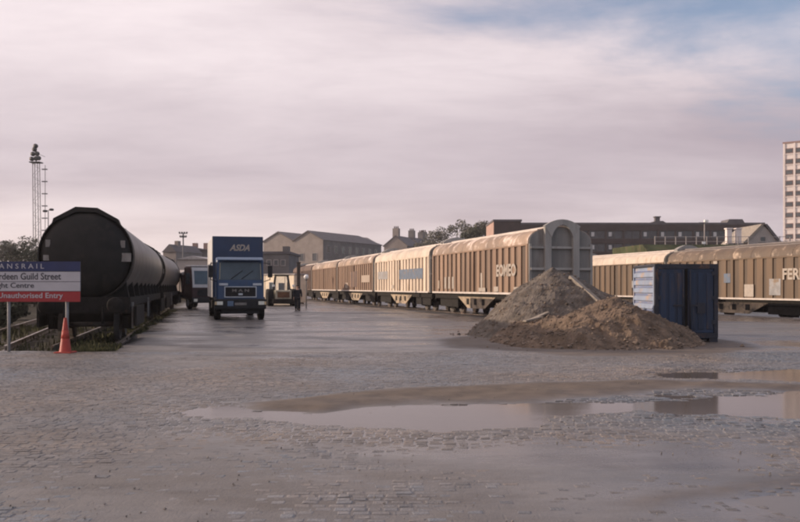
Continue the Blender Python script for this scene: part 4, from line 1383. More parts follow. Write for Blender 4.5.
def heap(name, which, box, m, label):
    st = 0.055
    xs, ys = np.arange(box[0], box[1], st), np.arange(box[2], box[3], st)
    gx, gy = np.meshgrid(xs, ys)
    g, s = heap_height(gx, gy)
    h = (g, s)[which]
    h = h + rng.normal(0, 0.007, h.shape) * (h > 0)
    keep = h > -0.06
    me_v, me_f, idx = [], [], -np.ones(h.shape, int)
    for j in range(len(ys) - 1):
        for i in range(len(xs) - 1):
            if keep[j, i] or keep[j + 1, i] or keep[j, i + 1] or keep[j + 1, i + 1]:
                q = []
                for a, b in ((j, i), (j, i + 1), (j + 1, i + 1), (j + 1, i)):
                    if idx[a, b] < 0:
                        idx[a, b] = len(me_v)
                        me_v.append((xs[b], ys[a], max(h[a, b], -0.06)))
                    q.append(idx[a, b])
                me_f.append(tuple(q))
    mb = MB()
    mb.v, mb.f, mb.smooth = me_v, me_f, [False] * len(me_f)
    o = mb.build(name, m)
    tag(o, label, 'heap')
    # loose stones lying on it
    pb = MB()
    k = 0
    while k < 600:
        x, y = random.uniform(box[0], box[1]), random.uniform(box[2], box[3])
        a, b = heap_height(np.array([x]), np.array([y]))
        hz = (a, b)[which][0]
        if hz < -0.03 or (a, b)[1 - which][0] > hz:
            if random.random() < .97:
                k += .15
                continue
        r = 0.02 + 0.045 * random.random() ** 2
        pts = [Vector((random.gauss(0, 1), random.gauss(0, 1), random.gauss(0, 1))).normalized() * r * random.uniform(.8, 1.2) for _ in range(4)]
        c = Vector((x, y, max(hz, 0.01) + r * .3))
        q = Matrix.Rotation(random.random() * 6.3, 3, 'Z')
        oct_ = [Vector((1, 0, 0)), Vector((0, 1, 0)), Vector((-1, 0, 0)), Vector((0, -1, 0)), Vector((0, 0, .8)), Vector((0, 0, -.8))]
        pb.add([c + q @ (v * r * random.uniform(.7, 1.3)) for v in oct_], [(0, 1, 4), (1, 2, 4), (2, 3, 4), (3, 0, 4), (1, 0, 5), (2, 1, 5), (3, 2, 5), (0, 3, 5)])
        k += 1
    for _ in range(160 if which else 60):
        a = random.uniform(0, 6.283)
        rr_ = random.uniform(.82, 1.12)
        cx_, cy_, ex, ey = (5.6, 24.0, 2.6, 2.6) if which else (5.2, 28, 3.2, 3.0)
        x, y = cx_ + math.cos(a) * ex * rr_, cy_ + math.sin(a) * ey * rr_
        a1, b1 = heap_height(np.array([x]), np.array([y]))
        zz = max((a1, b1)[which][0], 0.015)
        r = .025 + .07 * random.random() ** 2.5
        vs = []
        for k in range(12):
            zc_ = 1 - 2 * (k + .5) / 12
            an = k * 2.399
            q_ = r * random.uniform(.7, 1.25)
            vs.append((math.cos(an) * math.sqrt(1 - zc_ * zc_) * q_ * 1.2, math.sin(an) * math.sqrt(1 - zc_ * zc_) * q_, zc_ * q_ * .75))
        bm = bmesh.new()
        for v in vs:
            bm.verts.new((v[0] + x, v[1] + y, v[2] + zz + r * .25))
        bmesh.ops.convex_hull(bm, input=bm.verts)
        bm.verts.index_update()
        pb.add([tuple(v.co) for v in bm.verts], [tuple(v.index for v in f.verts) for f in bm.faces])
        bm.free()
    s_ = pb.build('stones', 'pebble', o)
    kind(s_, 'stuff')
    return o


heap('gravel_heap', 0, (1.6, 10.2, 24.6, 31.6), 'gravel', 'tall grey brown gravel heap against the wagon end')
heap('soil_heap', 1, (2.2, 9.2, 20.8, 27.6), 'soil', 'lower lumpy brown soil heap in front of the gravel, spilling past the container')


def hz(x, y):
    a, b = heap_height(np.array([x]), np.array([y]))
    return max(a[0], b[0])


def plank(p0, p1, w, h, label, name='plank'):
    a = Vector((p0[0], p0[1], hz(*p0) + .06))
    b = Vector((p1[0], p1[1], hz(*p1) + .06))
    o = thing(name, label, 'plank', tuple(a))
    MB().bar((0, 0, 0), tuple(b - a), w, h).build('board', 'timber', o, bevel=.008)
    nl = MB()
    for f in (.08, .9):
        c = (b - a) * f
        nl.tube((c.x, c.y, c.z + h / 2 - .01), (c.x, c.y, c.z + h / 2 + .012), .012, n=6)
    nl.build('nail_heads', 'rust', o)


plank((X(527, 25.6), 25.6), (X(552, 25.3), 26.0), .17, .05, 'pale plank sticking out of the soil slope, the upper of the two')
plank((X(524, 25.0), 24.9), (X(543, 25.0), 25.3), .15, .05, 'pale plank low on the soil slope, the lower of the two')
plank((X(571, 27.4), 27.5), (X(598, 26.6), 26.5), .16, .12, 'grey timber beam lying down the right side of the gravel heap', 'beam')


# ------------------------------------------------------------------ container
def container():
    d0 = 24.1
    x0, x1 = X(655, d0), X(718, d0)
    w, dep, h = x1 - x0, 2.35, Z(265, d0)
    t = thing('container', 'small blue steel container with white ribbed side next to the soil heap', 'container', ((x0 + x1) / 2, d0, 0.03), R(-0.6))
    hw = w / 2
    b = MB().box(-hw + .05, hw - .05, .06, dep - .02, .10, h - .05).build('shell', 'container_side', t)
    fr = MB()
    for x in (-hw, hw):
        s = -1 if x < 0 else 1
        fr.box(min(x, x - s * .11), max(x, x - s * .11), 0, .11, .12, h)
    fr.box(-hw + .11, hw - .11, 0.001, .11, h - .13, h - .002)
    fr.box(-hw + .11, hw - .11, 0.001, .11, .12, .25)
    fr.build('door_frame', 'container_frame', t)
    cp = MB().box(-hw, -hw + .085, .112, .20, .12, h - .08)
    cp.box(-hw, -hw + .085, dep - .09, dep, .12, h - .08)
    cp.build('corner_post', 'container_side', t)
    MB().box(-hw - .001, hw + .001, .112, dep + .001, h - .079, h + .004).build('roof', 'container_frame', t, bevel=.02)
    # horizontal pressed ribs on the side
    n = 8
    for k in range(n):
        z0 = .22 + k * (h - .38) / n
        rb = MB().prism_x([(0, 0), (0, 0.01), (0, 0.01)], 0, 0) if False else MB()
        zz = (h - .38) / n
        rb.hexa([(-hw + .048, .22, z0), (-hw + .05, .22, z0), (-hw + .05, dep - .11, z0), (-hw + .048, dep - .11, z0),
                 (-hw + .048, .22, z0 + zz * .92), (-hw + .05, .22, z0 + zz * .92), (-hw + .05, dep - .11, z0 + zz * .92), (-hw + .048, dep - .11, z0 + zz * .92)])
        rb.v = [(-hw + .049, .205, z0), (-hw + .005, .205, z0 + zz * .12), (-hw + .005, .205, z0 + zz * .62), (-hw + .049, .205, z0 + zz * .74),
                (-hw + .049, dep - .095, z0), (-hw + .005, dep - .095, z0 + zz * .12), (-hw + .005, dep - .095, z0 + zz * .62), (-hw + .049, dep - .095, z0 + zz * .74)]
        rb.f = [(0, 4, 5, 1), (1, 5, 6, 2), (2, 6, 7, 3), (0, 1, 2, 3), (4, 7, 6, 5), (0, 3, 7, 4)]
        rb.smooth = [False] * 6
        rb.build('side_rib', 'container_side', t)
        st = MB().box(-hw + .030, -hw + .052, .21, dep - .10, z0 + zz * .80, z0 + zz * .93)  # dark strip painting the shadow stripe between two ribs
        st.build('groove_shade', 'container_rib_shade', t)
    # two doors with lock bars
    for s in (-1, 1):
        a, b_ = (-hw + .12, -.047) if s < 0 else (.047, hw - .12)
        dr = MB().box(a, b_, .02, .10, .26, h - .14).build('door', 'container_blue', t, bevel=.012)
        for k in range(3):
            xx = a + (b_ - a) * (k + .5) / 3
            MB().box(xx - .085, xx + .085, -.002, .019, .36, h - .26).build('door_panel', 'container_blue', dr, bevel=.008)
        xb = -.10 if s < 0 else .10
        MB().tube((xb, -.03, .28), (xb, -.03, h - .17), .022, n=8).build('lock_bar', 'container_frame', dr)
        MB().box(min(xb, xb + s * .28), max(xb, xb + s * .28), -.05, -.025, 1.02, 1.07).build('handle', 'container_frame', dr)
        for k in range(3):
            xh = a + .01 if s < 0 else b_ - .01
            MB().box(xh - .05, xh + .05, -.012, .018, .5 + k * .7, .62 + k * .7).build('hinge', 'container_frame', dr)
    MB().box(-.06, .06, .101, .111, .26, h - .14).build('door_seal', 'rubber', t)
    MB().box(-.045, .045, .045, .10, .26, h - .14).build('door_seal', 'rubber', t)
    MB().box(.30, .52, -.055, -.004, .82, 1.12).build('lock_box', 'container_frame', t)
    for x in (-hw + .12, hw - .12):
        for y in (.15, dep - .2):
            MB().box(x - .12, x + .12, y - .12, y + .12, -.04, .118).build('foot', 'container_frame', t)
    MB().box(-hw + .02, hw - .02, .2, dep - .1, .05, .099).build('floor', 'underframe', t)


container()


# ------------------------------------------------------------------ sign and cone
def sign():
    d0 = 20.6
    x0, x1 = X(-20, d0), X(80, d0)
    t = thing('notice_sign', 'blue white and red railway notice sign on posts in front of the tank wagon', 'sign', (x0, d0, 0))
    w = x1 - x0
    rows = [(302, 291.3, 'sign_red'), (291.3, 281.7, 'sign_white'), (281.7, 271.5, 'sign_white'), (271.5, 261.3, 'sign_blue')]
    for y0, y1, m in rows:
        MB().box(0, w, 0, .03, Z(y0, d0) + .006, Z(y1, d0) - .006).build('panel', m, t)
    zb, zt = Z(302, d0), Z(261.3, d0)
    MB().box(.01, w - .01, .031, .06, zb + .01, zt - .01).build('backing', 'sign_black', t)
    for x in (X(7, d0) - x0, X(65.5, d0) - x0):
        MB().tube((x, .10, -.3), (x, .10, zt - .1), .038, n=12).build('post', 'post_grey', t)
        for z in (zb + .2, zt - .25):
            MB().box(x - .07, x + .07, .061, .10, z, z + .05).build('clip', 'post_grey', t)
    tx = X(-15, d0) - x0
    for me, yb, right, hh, m in ((T_S1, 268.6, 44, 4.4, 'sign_white'), (T_S2, 279.6, 61, 6.0, 'sign_black'), (T_S3, 289.4, 34, 6.0, 'sign_black'), (T_S4, 299.7, 63, 6.2, 'sign_white')):
        fit_text(me, (right + 15) / F * d0, hh * 1.12 / F * d0)
        l = obj('lettering', me, m, t)
        l.location = (tx, -.004, Z(yb, d0))


sign()

d0 = D(353)
c = thing('traffic_cone', 'red orange traffic cone standing at the foot of the sign post', 'traffic cone', (X(67, d0) , d0 - .1, 0.0))
MB().box(-.21, .21, -.21, .21, 0, .045).build('base', 'cone_red', c, bevel=.02)
MB().lathe([(.145, .046), (.135, .07), (.035, .84), (.028, .86), (0, .86)], (0, 0, 0), 'Z', 24).build('cone', 'cone_red', c)
MB().lathe([(.094, .36), (.101, .362), (.075, .56), (.068, .56)], (0, 0, 0), 'Z', 24).build('sleeve', 'cone_red', c)


# ------------------------------------------------------------------ masts and lamps
def floodlight_mast():
    d0 = 112
    xb = X(38.0, d0)
    t = thing('floodlight_mast', 'tall thin floodlight mast with a ladder rising above the left trees', 'mast', (xb, d0, -.6))
    zt = Z(163, d0) + .6
    m = MB()
    w = .38
    lean = -.25
    for sx in (-1, 1):
        for sy in (-1, 1):
            m.tube((sx * w, sy * w, 0), (sx * w * .85 + lean, sy * w * .85, zt), .05, n=5)
    n = 22
    for k in range(n):
        f0, f1 = k / n, (k + 1) / n
        for sy in (-1, 1):
            s = 1 if k % 2 else -1
            m.tube((s * w + lean * f0, sy * w, zt * f0), (-s * w + lean * f1, sy * w, zt * f1), .018, n=4)
    m.build('tower', 'mast_grey', t)
    MB().box(-.7 + lean, .7 + lean, -.6, .6, zt, zt + .12).build('platform', 'lamp_dark', t)
    for i, (dx, dz) in enumerate(((-.45, .5), (.1, .55), (-.3, 1.15), (.25, 1.2), (-.1, 1.75), (.05, 2.2), (.45, .6))):
        MB().lathe([(0, -.22), (.30, -.20), (.30, .05), (.16, .22), (0, .25)], (dx + lean, -.2, zt + dz), 'Y', 12).build('floodlight', 'lamp_dark', t)
    MB().tube((lean, 0, zt), (lean, 0, zt + 2.3), .06, n=6).build('lamp_pole', 'lamp_dark', t)
    l = MB()
    lx = .95
    l.tube((lx, 0, 0), (lx, 0, zt - .3), .04, n=5)
    l.build('ladder_pole', 'mast_grey', t)
    for k in range(9):
        z = zt - .9 - k * 1.62
        MB().box(lx - .42, lx + .28, -.12, .12, z, z + .12).build('ladder_rest', 'mast_grey', t)
    MB().tube((lean + .3, 0, zt + 1.2), (lx, 0, zt + .8), .025, n=5).build('guard_rail', 'mast_grey', t)


floodlight_mast()


def twin_lamp():
    d0 = 92
    t = thing('twin_lamp_post', 'thin lamp post with two round heads beside the tank wagon top', 'lamp post', (X(48.3, d0), d0, -.6))
    zt = Z(211, d0) + .6
    MB().tube((0, 0, 0), (0, 0, zt), .07, .05, 8).build('pole', 'mast_grey', t)
    MB().bar((-.35, 0, zt), (.35, 0, zt + .12), .05, .05).build('arm', 'mast_grey', t)
    for dx, dz in ((-.36, -.02), (.34, .14)):
        MB().lathe([(0, -.12), (.20, -.10), (.27, 0), (.20, .12), (0, .15)], (dx, 0, zt + dz), 'Z', 14).build('lamp_head', 'lamp_dark', t)


twin_lamp()


def tee_mast():
    d0 = 125
    t = thing('floodlight_post', 'far floodlight post with two crossbars above the low roofs', 'mast', (X(183.2, d0), d0, -.6))
    zt = Z(233, d0) + .6
    MB().tube((0, 0, 0), (0, 0, zt), .13, .10, 8).build('pole', 'mast_grey', t)
    for z, w in ((zt - .08, .62), (zt - .62, .5)):
        b = MB().box(-w, w, -.05, .05, z - .05, z + .05).build('crossbar', 'mast_grey', t)
        for k in range(4):
            x = -w + .08 + k * (2 * w - .16) / 3
            MB().box(x - .10, x + .10, -.12, .06, z + .052, z + .25).build('floodlight', 'lamp_dark', b)


tee_mast()


# ------------------------------------------------------------------ buildings in the distance
def windows(parent, y, xs, zs, w, h, wall_n=None, pane='glass_window', frame='concrete', face='front', x=0):
    """window frames with panes on a front wall (plane y) or a side wall (plane x)"""
    for i, u in enumerate(xs):
        for z in zs:
            f = MB()
            t_ = .09
            for (a0, a1, z0, z1) in ((u - w / 2, u + w / 2, z + h / 2 - t_, z + h / 2), (u - w / 2, u + w / 2, z - h / 2, z - h / 2 + t_),
                                     (u - w / 2, u - w / 2 + t_, z - h / 2 + t_, z + h / 2 - t_), (u + w / 2 - t_, u + w / 2, z - h / 2 + t_, z + h / 2 - t_)):
                if face == 'front':
                    f.box(a0, a1, y - .10, y + .02, z0, z1)
                else:
                    f.box(x - .02, x + .10, a0, a1, z0, z1)
            fo = f.build('window', frame, parent)
            if face == 'front':
                MB().box(u - w / 2 + t_, u + w / 2 - t_, y - .03, y + .02, z - h / 2 + t_, z + h / 2 - t_).build('pane', pane, fo)
            else:
                MB().box(x - .02, x + .03, u - w / 2 + t_, u + w / 2 - t_, z - h / 2 + t_, z + h / 2 - t_).build('pane', pane, fo)


def warehouse(px_corner, d0, wid, length, eave_py, ridge_py, label, rows=3, hip=True):
    """gable faces left, long side recedes to the right; local x = along the long side away, local y = across"""
    dl = Vector((0.46, 0.89, 0)).normalized()
    cx = X(px_corner, d0)
    t = thing('warehouse', label, 'building', (cx, d0, -.7), math.atan2(-dl.x, dl.y), 'granite warehouses behind the lorry')
    ze, zr = Z(eave_py, d0) + .7, Z(ridge_py, d0 + wid * .23) + .7
    # local: +y along dl (long side), x from -wid (far gable corner) to 0 (near corner)
    MB().prism([(-wid, 0), (-wid, ze), (-wid / 2, zr), (0, ze), (0, 0)], 0, length).build('wall', 'granite', t)
    MB().box(.0, .05, .05, length, 0, ze - .02).build('side_wall', 'granite_dark', t)  # long side in darker stone, its shade put into the colour
    ov = .35
    e2 = length - (6 if hip else 0)
    MB().hexa([(-wid / 2, -ov, zr + .02), (ov, -ov, ze - ov * .5), (ov, length + ov, ze - ov * .5), (-wid / 2, e2, zr + .02),
               (-wid / 2, -ov, zr + .35), (ov, -ov, ze + .1), (ov, length + ov, ze + .1), (-wid / 2, e2, zr + .35)]).build('roof', 'slate', t)
    MB().hexa([(-wid - ov, -ov, ze - ov * .5), (-wid / 2, -ov, zr + .02), (-wid / 2, e2, zr + .02), (-wid - ov, length + ov, ze - ov * .5),
               (-wid - ov, -ov, ze + .1), (-wid / 2, -ov, zr + .35), (-wid / 2, e2, zr + .35), (-wid - ov, length + ov, ze + .1)]).build('roof', 'slate', t)
    n = int(length / 4.2)
    windows(t, 0, [3 + k * 4.2 for k in range(n)], [ze - 2.6 - k * 4.2 for k in range(rows)], 1.9, 2.2, face='side', x=.05)
    windows(t, 0, [-wid * .72, -wid * .28], [ze - 5.0], 1.7, 2.4, face='front')
    return t


warehouse(323, 250, 10.5, 36, 240, 231.5, 'right of two grey gabled granite warehouses, its long windowed side dark')
warehouse(293.5, 262, 11.5, 30, 241, 232.5, 'left of two grey gabled granite warehouses, rising behind the lorry', rows=2)


def flat_block(name, label, px0, px1, py_top, d0, depth, m, cat='building', rotz=0, z0=-.7, group=None):
    xa, xb = X(px0, d0), X(px1, d0)
    t = thing(name, label, cat, (xa, d0, z0), rotz, group)
    h = Z(py_top, d0) - z0
    w = xb - xa
    MB().box(0, w, 0, depth, 0, h - .35).build('wall', m, t)
    return t, w, h


t, w, h = flat_block('low_shed', 'low dark flat roofed shed in front of the warehouses', 262, 289, 251.5, 120, 12, 'shed_dark')
MB().box(-.2, w + .2, -.2, 12.2, h - .348, h).build('roof', 'slate', t)
MB().box(w - .95, w - .05, .3, 1.6, h + .002, h + .75).build('chimney', 'shed_dark', t)
windows(t, 0, [1.0 + k * 1.0 for k in range(3)], [h - 1.6], .7, .9)

t, w, h = flat_block('brick_block', 'dark long roofed building behind the low pale sheds at left', 181, 207, 248.5, 150, 18, 'granite_dark')
MB().prism([(-.3, h - .348), (-.3, h - .2), (w / 2, h + .2), (w + .3, h - .2), (w + .3, h - .348)], -.3, 18.3).build('roof', 'slate', t)
for x in (2.3, w - .35):
    MB().box(x - .4, x + .4, .5, 1.5, h - .1, h + 1.0).build('chimney', 'brick_sunlit', t)  # chimneys coloured as if sunlit
windows(t, 0, [.9 + k * 1.2 for k in range(3)], [h - 1.8], .8, 1.1)

t, w, h = flat_block('pale_shed', 'low pale shed roof just left of the lorry box', 177, 209, 257, 118, 10, 'shed_pale', rotz=R(-8))
MB().prism([(-.2, h - .348), (w / 2, h + .15), (w + .2, h - .348)], -.25, 10.2).build('roof', 'tarp_grey', t)
MB().box(.4, w - .4, -.03, -.002, .9, 2.9).build('door', 'shed_dark', t)

t, w, h = flat_block('small_house', 'small pale house gable showing between the tank wagons and the dark roof', 163, 178, 250, 140, 8, 'granite', rotz=R(-18))
MB().prism([(-.15, h - .348), (w / 2, h + .95), (w + .15, h - .348)], -.15, 8.1).build('roof', 'slate', t)
MB().box(w / 2 - .35, w / 2 + .35, 2, 2.8, h + .6, h + 1.6).build('chimney', 'granite', t)
windows(t, 0, [w * .3, w * .7], [h - 2.0], .7, 1.1)


def house(px0, px1, eave, ridge, d0, label, m='granite', chim=((.5, .2),), rot=-20, depth=11):
    xa, xb = X(px0, d0), X(px1, d0)
    w = (xb - xa) / math.cos(R(rot))
    t = thing('granite_house', label, 'house', (xa, d0, -.7), R(rot), 'houses beyond the wagons')
    ze, zr = Z(eave, d0) + .7, Z(ridge, d0) + .7
    MB().prism([(0, 0), (0, ze), (w / 2, zr), (w, ze), (w, 0)], 0, depth).build('wall', m, t)
    for s in (0, 1):
        x0, x1 = (-.3, w / 2) if s == 0 else (w / 2, w + .3)
        za, zb = (ze - .2, zr + .03) if s == 0 else (zr + .03, ze - .2)
        rf = MB().hexa([(x0, -.2, za), (x1, -.2, zb), (x1, depth + .2, zb), (x0, depth + .2, za), (x0, -.2, za + .25), (x1, -.2, zb + .25), (x1, depth + .2, zb + .25), (x0, depth + .2, za + .25)]).build('roof', 'slate', t)
    for fx, fy in chim:
        zc = ze + (zr - ze) * (1 - abs(fx - .5) * 2)
        c = MB().box(w * fx - .9, w * fx + .9, depth * fy - .6, depth * fy + .6, zc - 1, zc + 2.2).build('chimney', m, t)
        for k in (-.5, 0, .5):
            MB().tube((w * fx + k, depth * fy, zc + 2.2), (w * fx + k, depth * fy, zc + 2.8), .2, .16, 8).build('chimney_pot', 'brick_brown', c)
    windows(t, 0, [w * .28, w * .72], [ze - 1.8, ze - 5.2], 1.3, 1.9)
    return t


house(384, 407, 246, 236.5, 235, 'pale gabled house with a chimney right beside the warehouse', chim=((.5, .06),))
house(402, 419, 245, 238, 250, 'grey slate house between the pale gable and the trees', 'granite_dark', chim=((.5, .1), (.5, .9)))
house(414, 431, 246, 239, 262, 'farthest grey house, half hidden by the trees', 'granite_dark', chim=((.5, .1),))


# long brown building with open decks on the right
def long_building():
    d0 = 165
    xa, xb = X(519, d0), X(764, d0)
    t = thing('long_building', 'long dark brown flat roofed building with a row of lit windows above the right train', 'building', (xa, d0, -.7))
    w = xb - xa
    H = Z(222.5, d0) + .7
    MB().box(0, w, .6, 30, 0, H - .4).build('wall', 'brick_brown', t)
    MB().box(-.3, w + .3, .2, 30.3, H - .398, H).build('roof', 'slate', t)
    zr = [Z(y, d0) + .7 for y in (230.5, 238.5, 243.5, 251.5)]
    # parapet bands proud of the window rows
    MB().box(0, w, .25, .598, zr[0], H - .402).build('parapet', 'brick_brown', t)
    MB().box(0, w, .25, .598, zr[2], zr[1]).build('parapet', 'brick_brown', t)
    MB().box(0, w, .25, .598, 0, zr[3]).build('parapet', 'brick_brown', t)
    n = 14
    bay = w / n
    for k in range(n + 1):
        x = k * bay
        MB().box(max(0, x - .18), min(w, x + .18), .32, .597, zr[3], zr[2]).build('column', 'brick_brown', t)
        MB().box(max(0, x - .18), min(w, x + .18), .32, .597, zr[1], zr[0]).build('column', 'brick_brown', t)
    for row, (z0, z1) in enumerate(((zr[1], zr[0]), (zr[3], zr[2]))):
        for k in range(n):
            f = MB()
            a0, a1 = k * bay + .182, (k + 1) * bay - .182
            for xx in (a0 + .03, (a0 + a1) / 2, a1 - .03):
                f.box(xx - .03, xx + .03, .45, .596, z0 + .06, z1 - .06)
            f.box(a0, a1, .45, .596, z1 - .06, z1)
            f.box(a0, a1, .45, .596, z0, z0 + .06)
            fo = f.build('window', 'shed_dark', t)
            MB().box(a0, a1, .55, .594, z0 + .06, z1 - .06).build('pane', 'glass_window', fo)
            if row == 0 and k != 6 or (row == 1 and k in (4, 5, 7)):
                MB().box(a0 + .35, a0 + .95, .40, .448, z0 + .45, z1 - .28).build('blind', 'van_white', fo)
    # roof lantern and plant room
    x = X(664, d0) - xa
    L_ = MB()
    L_.prism([(x - 1.7, H), (x - .75, H + .55), (x + .75, H + .55), (x + 1.7, H)], 3, 6)
    L_.box(x - .45, x + .45, 4, 5, H + .55, H + 1.35)
    L_.box(x - .62, x + .62, 3.9, 5.1, H + 1.35, H + 1.55)
    L_.build('roof_lantern', 'slate', t)
    x = X(742, d0) - xa
    MB().prism([(x - 1.9, H), (x - 1.3, H + .9), (x + 1.3, H + .9), (x + 1.9, H)], 3, 7).build('plant_room', 'slate', t)


long_building()

t, w, h = flat_block('stair_tower', 'dark brown tower block end with a pink sunlit left face beside the trees', 494, 521, 219.5, 150, 13, 'brick_brown')
MB().box(-.15, w + .15, -.15, 13.15, h - .348, h).build('roof', 'slate', t)
MB().box(-.06, -.002, .1, 12.9, .1, h - .4).build('side_wall', 'brick_sunlit', t)  # thin panel paints sunlight onto the left face of the brown block
windows(t, 0, [w * .3, w * .7], [h - 3.2], 1.0, 1.2)

# raised bank with fence, piers, lamp and house behind the second train
bk = MB()
d1 = 108
ztop = Z(244.5, d1)
prof = [(0, -.7), (7, ztop - .8), (9, ztop), (24, ztop + .2), (24, -.7)]
N = 40
for k in range(N):
    pass
xa, xb = X(642, d1), X(840, d1)
bk.prism_x([(d1 - 9 + a, b) for a, b in prof], xa, xb)
kind(bk.build('embankment', 'bank_green'), 'structure')


def stone_pier(px, label):
    d0 = 109
    t = thing('gate_pier', label, 'gate pier', (X(px, d0), d0, ztop - .05), 0, 'gate piers on the bank')
    h = Z(229, d0) - ztop
    MB().box(-.33, .33, -.33, .33, 0, h).build('shaft', 'tower_pale', t, bevel=.03)
    MB().box(-.42, .42, -.42, .42, h + .002, h + .16).build('cap', 'tower_pale', t, bevel=.03)
    MB().box(-.5, .5, -.5, .5, 0.01, .3).build('plinth', 'concrete', t)


stone_pier(728.5, 'left of two cream stone gate piers above the right train')
stone_pier(738.0, 'right of two cream stone gate piers above the right train')


def bank_fence():
    d0 = 108
    xa, xb = X(655, d0), X(790, d0)
    t = thing('post_fence', 'thin pale rail fence along the green bank above the wagons', 'fence', (xa, d0, ztop))
    n = 14
    pm = MB().box(-.05, .05, -.05, .05, -.3, 1.05).mesh('post')
    for k in range(n):
        obj('post', pm, 'concrete', t, loc=(k * (xb - xa) / (n - 1), 0, 0))
    for z in (.35, .95):
        MB().box(0, xb - xa, -.085, -.052, z, z + .07).build('rail', 'concrete', t)


bank_fence()


def bank_lamp():
    d0 = 107.6
    t = thing('lamp_post', 'pale post with a white lamp head above the right train', 'lamp post', (X(704.5, d0), d0, ztop - .3))
    zt = Z(222.5, d0) - ztop + .3
    MB().tube((0, 0, 0), (0, 0, zt), .08, .06, 8).build('pole', 'concrete', t)
    MB().box(-.75, .05, -.06, .06, zt - .08, zt + .02).build('arm', 'mast_grey', t)
    MB().box(-.05, .45, -.22, .22, zt + .022, zt + .34).build('lamp_head', 'lamp_white', t, bevel=.05)
    MB().box(-.36, .10, -.16, -.09, .35, .65).build('notice', 'lamp_white', t)


bank_lamp()

d0 = 128
xa, xb = X(743, d0), X(779, d0)
t = thing('gabled_house', 'low house with pale gable and dark sloping roof left of the tower block', 'house', (xa, d0, 0), 0)
zA, zB = Z(240.5, d0), Z(224, d0)
wv = xb - xa
MB().prism([(.9, 0), (.9, zA), (wv * .56, zB - .2), (wv, zA), (wv, 0)], 0, 9).build('wall', 'shed_pale', t)
MB().hexa([(-.1, -.3, zA - .35), (.45, -.3, zA - .35), (.45, 9.2, zA - .35), (-.1, 9.2, zA - .35), (wv * .56 - .3, -.3, zB), (wv * .56 + .1, -.3, zB), (wv * .56 + .1, 9.2, zB), (wv * .56 - .3, 9.2, zB)]).build('roof', 'timber', t)
MB().hexa([(wv - .2, -.3, zA - .3), (wv + .35, -.3, zA - .3), (wv + .35, 9.2, zA - .3), (wv - .2, 9.2, zA - .3), (wv * .56 + .102, -.3, zB), (wv * .56 + .5, -.3, zB), (wv * .56 + .5, 9.2, zB), (wv * .56 + .102, 9.2, zB)]).build('roof', 'slate', t)
windows(t, 0, [wv * .55], [zA + .2], .9, 1.0)


def tower_block():
    d0 = 300
    xa = X(783.3, d0)
    t = thing('tower_block', 'tall pale tower block with brown window bays at the right edge', 'tower block', (xa, d0, -.7), R(-36))
    H = Z(144, d0) + .7
    W, DP = 17.0, 16.0
    MB().box(0, W, 0, DP, 0, H).build('wall', 'tower_pale', t)
    MB().box(-.2, W + .2, -.2, DP + .2, H + .003, H + .6).build('roof', 'tower_brown', t)
    fl = 14
    fh = H / fl
    for k in range(fl):
        z = k * fh
        for x0 in (.75, 4.0, 7.3, 11.9):
            f = MB().box(x0, x0 + 2.5, -.12, -.003, z + fh * .08, z + fh * .55).build('window', 'tower_brown', t)
            MB().box(x0 + .2, x0 + 2.3, -.16, -.122, z + fh * .14, z + fh * .49).build('pane', 'glass_window', f)
        MB().box(-.10, W + .1, -.25, -.123 if False else -.13, z - .12, z + .12).build('floor_band', 'tower_pale', t)
    for x0 in (.0, 3.4, 6.65, 10.4, 16.4):
        MB().box(x0, x0 + .5, -.34, -.26, 0, H - .01).build('pilaster', 'tower_pale', t)


tower_block()


# ------------------------------------------------------------------ trees, bushes, weeds
def tree(x, y, z0, h, cr, label, leaf, nleaf, size, seed, group, name='bare_tree', trunk_f=.35, squash=.8):
    r = random.Random(seed)
    t = thing(name, label, 'tree', (x, y, z0), r.random() * 6, group)
    tk = MB()
    pts = [Vector((0, 0, 0)), Vector((r.uniform(-.2, .2), r.uniform(-.2, .2), h * trunk_f)), Vector((r.uniform(-.4, .4), r.uniform(-.4, .4), h * .8))]
    rr = h * .025
    tk.tube(pts[0], pts[1], rr, rr * .7, 7)
    tk.tube(pts[1], pts[2], rr * .7, rr * .2, 6)
    blobs = []
    for k in range(9):
        a = k * 2.4 + r.uniform(-.4, .4)
        zz = h * r.uniform(trunk_f * .8, .93)
        rad = cr * r.uniform(.35, .85) * math.sin(math.pi * min(.95, max(.12, (zz / h - trunk_f * .5) / (1 - trunk_f * .5))))
        e = Vector((rad * math.cos(a), rad * math.sin(a), zz))
        s = pts[1].lerp(pts[2], max(0, min(.9, (zz - h * trunk_f) / (h * .5) - .35)))
        tk.tube(s, e, rr * .35, rr * .08, 5)
        blobs.append((e, cr * r.uniform(.28, .5)))
        for q in range(2):
            e2 = e + Vector((r.uniform(-1, 1), r.uniform(-1, 1), r.uniform(.1, 1))) * cr * .4
            tk.tube(s.lerp(e, .6), e2, rr * .18, rr * .05, 4)
            blobs.append((e2, cr * r.uniform(.18, .35)))
    tk.build('trunk', 'bark', t)
    lf = MB()
    for k in range(nleaf):
        c, br = r.choice(blobs)
        while True:
            v = Vector((r.uniform(-1, 1), r.uniform(-1, 1), r.uniform(-1, 1)))
            if v.length < 1:
                break
        p_ = c + Vector((v.x * br, v.y * br, v.z * br * squash))
        n1 = Vector((r.gauss(0, 1), r.gauss(0, 1), r.gauss(0, 1))).normalized()
        u = n1.orthogonal().normalized() * size * r.uniform(.5, 1.2)
        w_ = n1.cross(u).normalized() * size * r.uniform(.35, .8)
        lf.add([p_ - u, p_ + w_ * .7, p_ + u, p_ - w_ * .7], [(0, 1, 2, 3)])
    lf.build('crown', leaf, t)
    return t


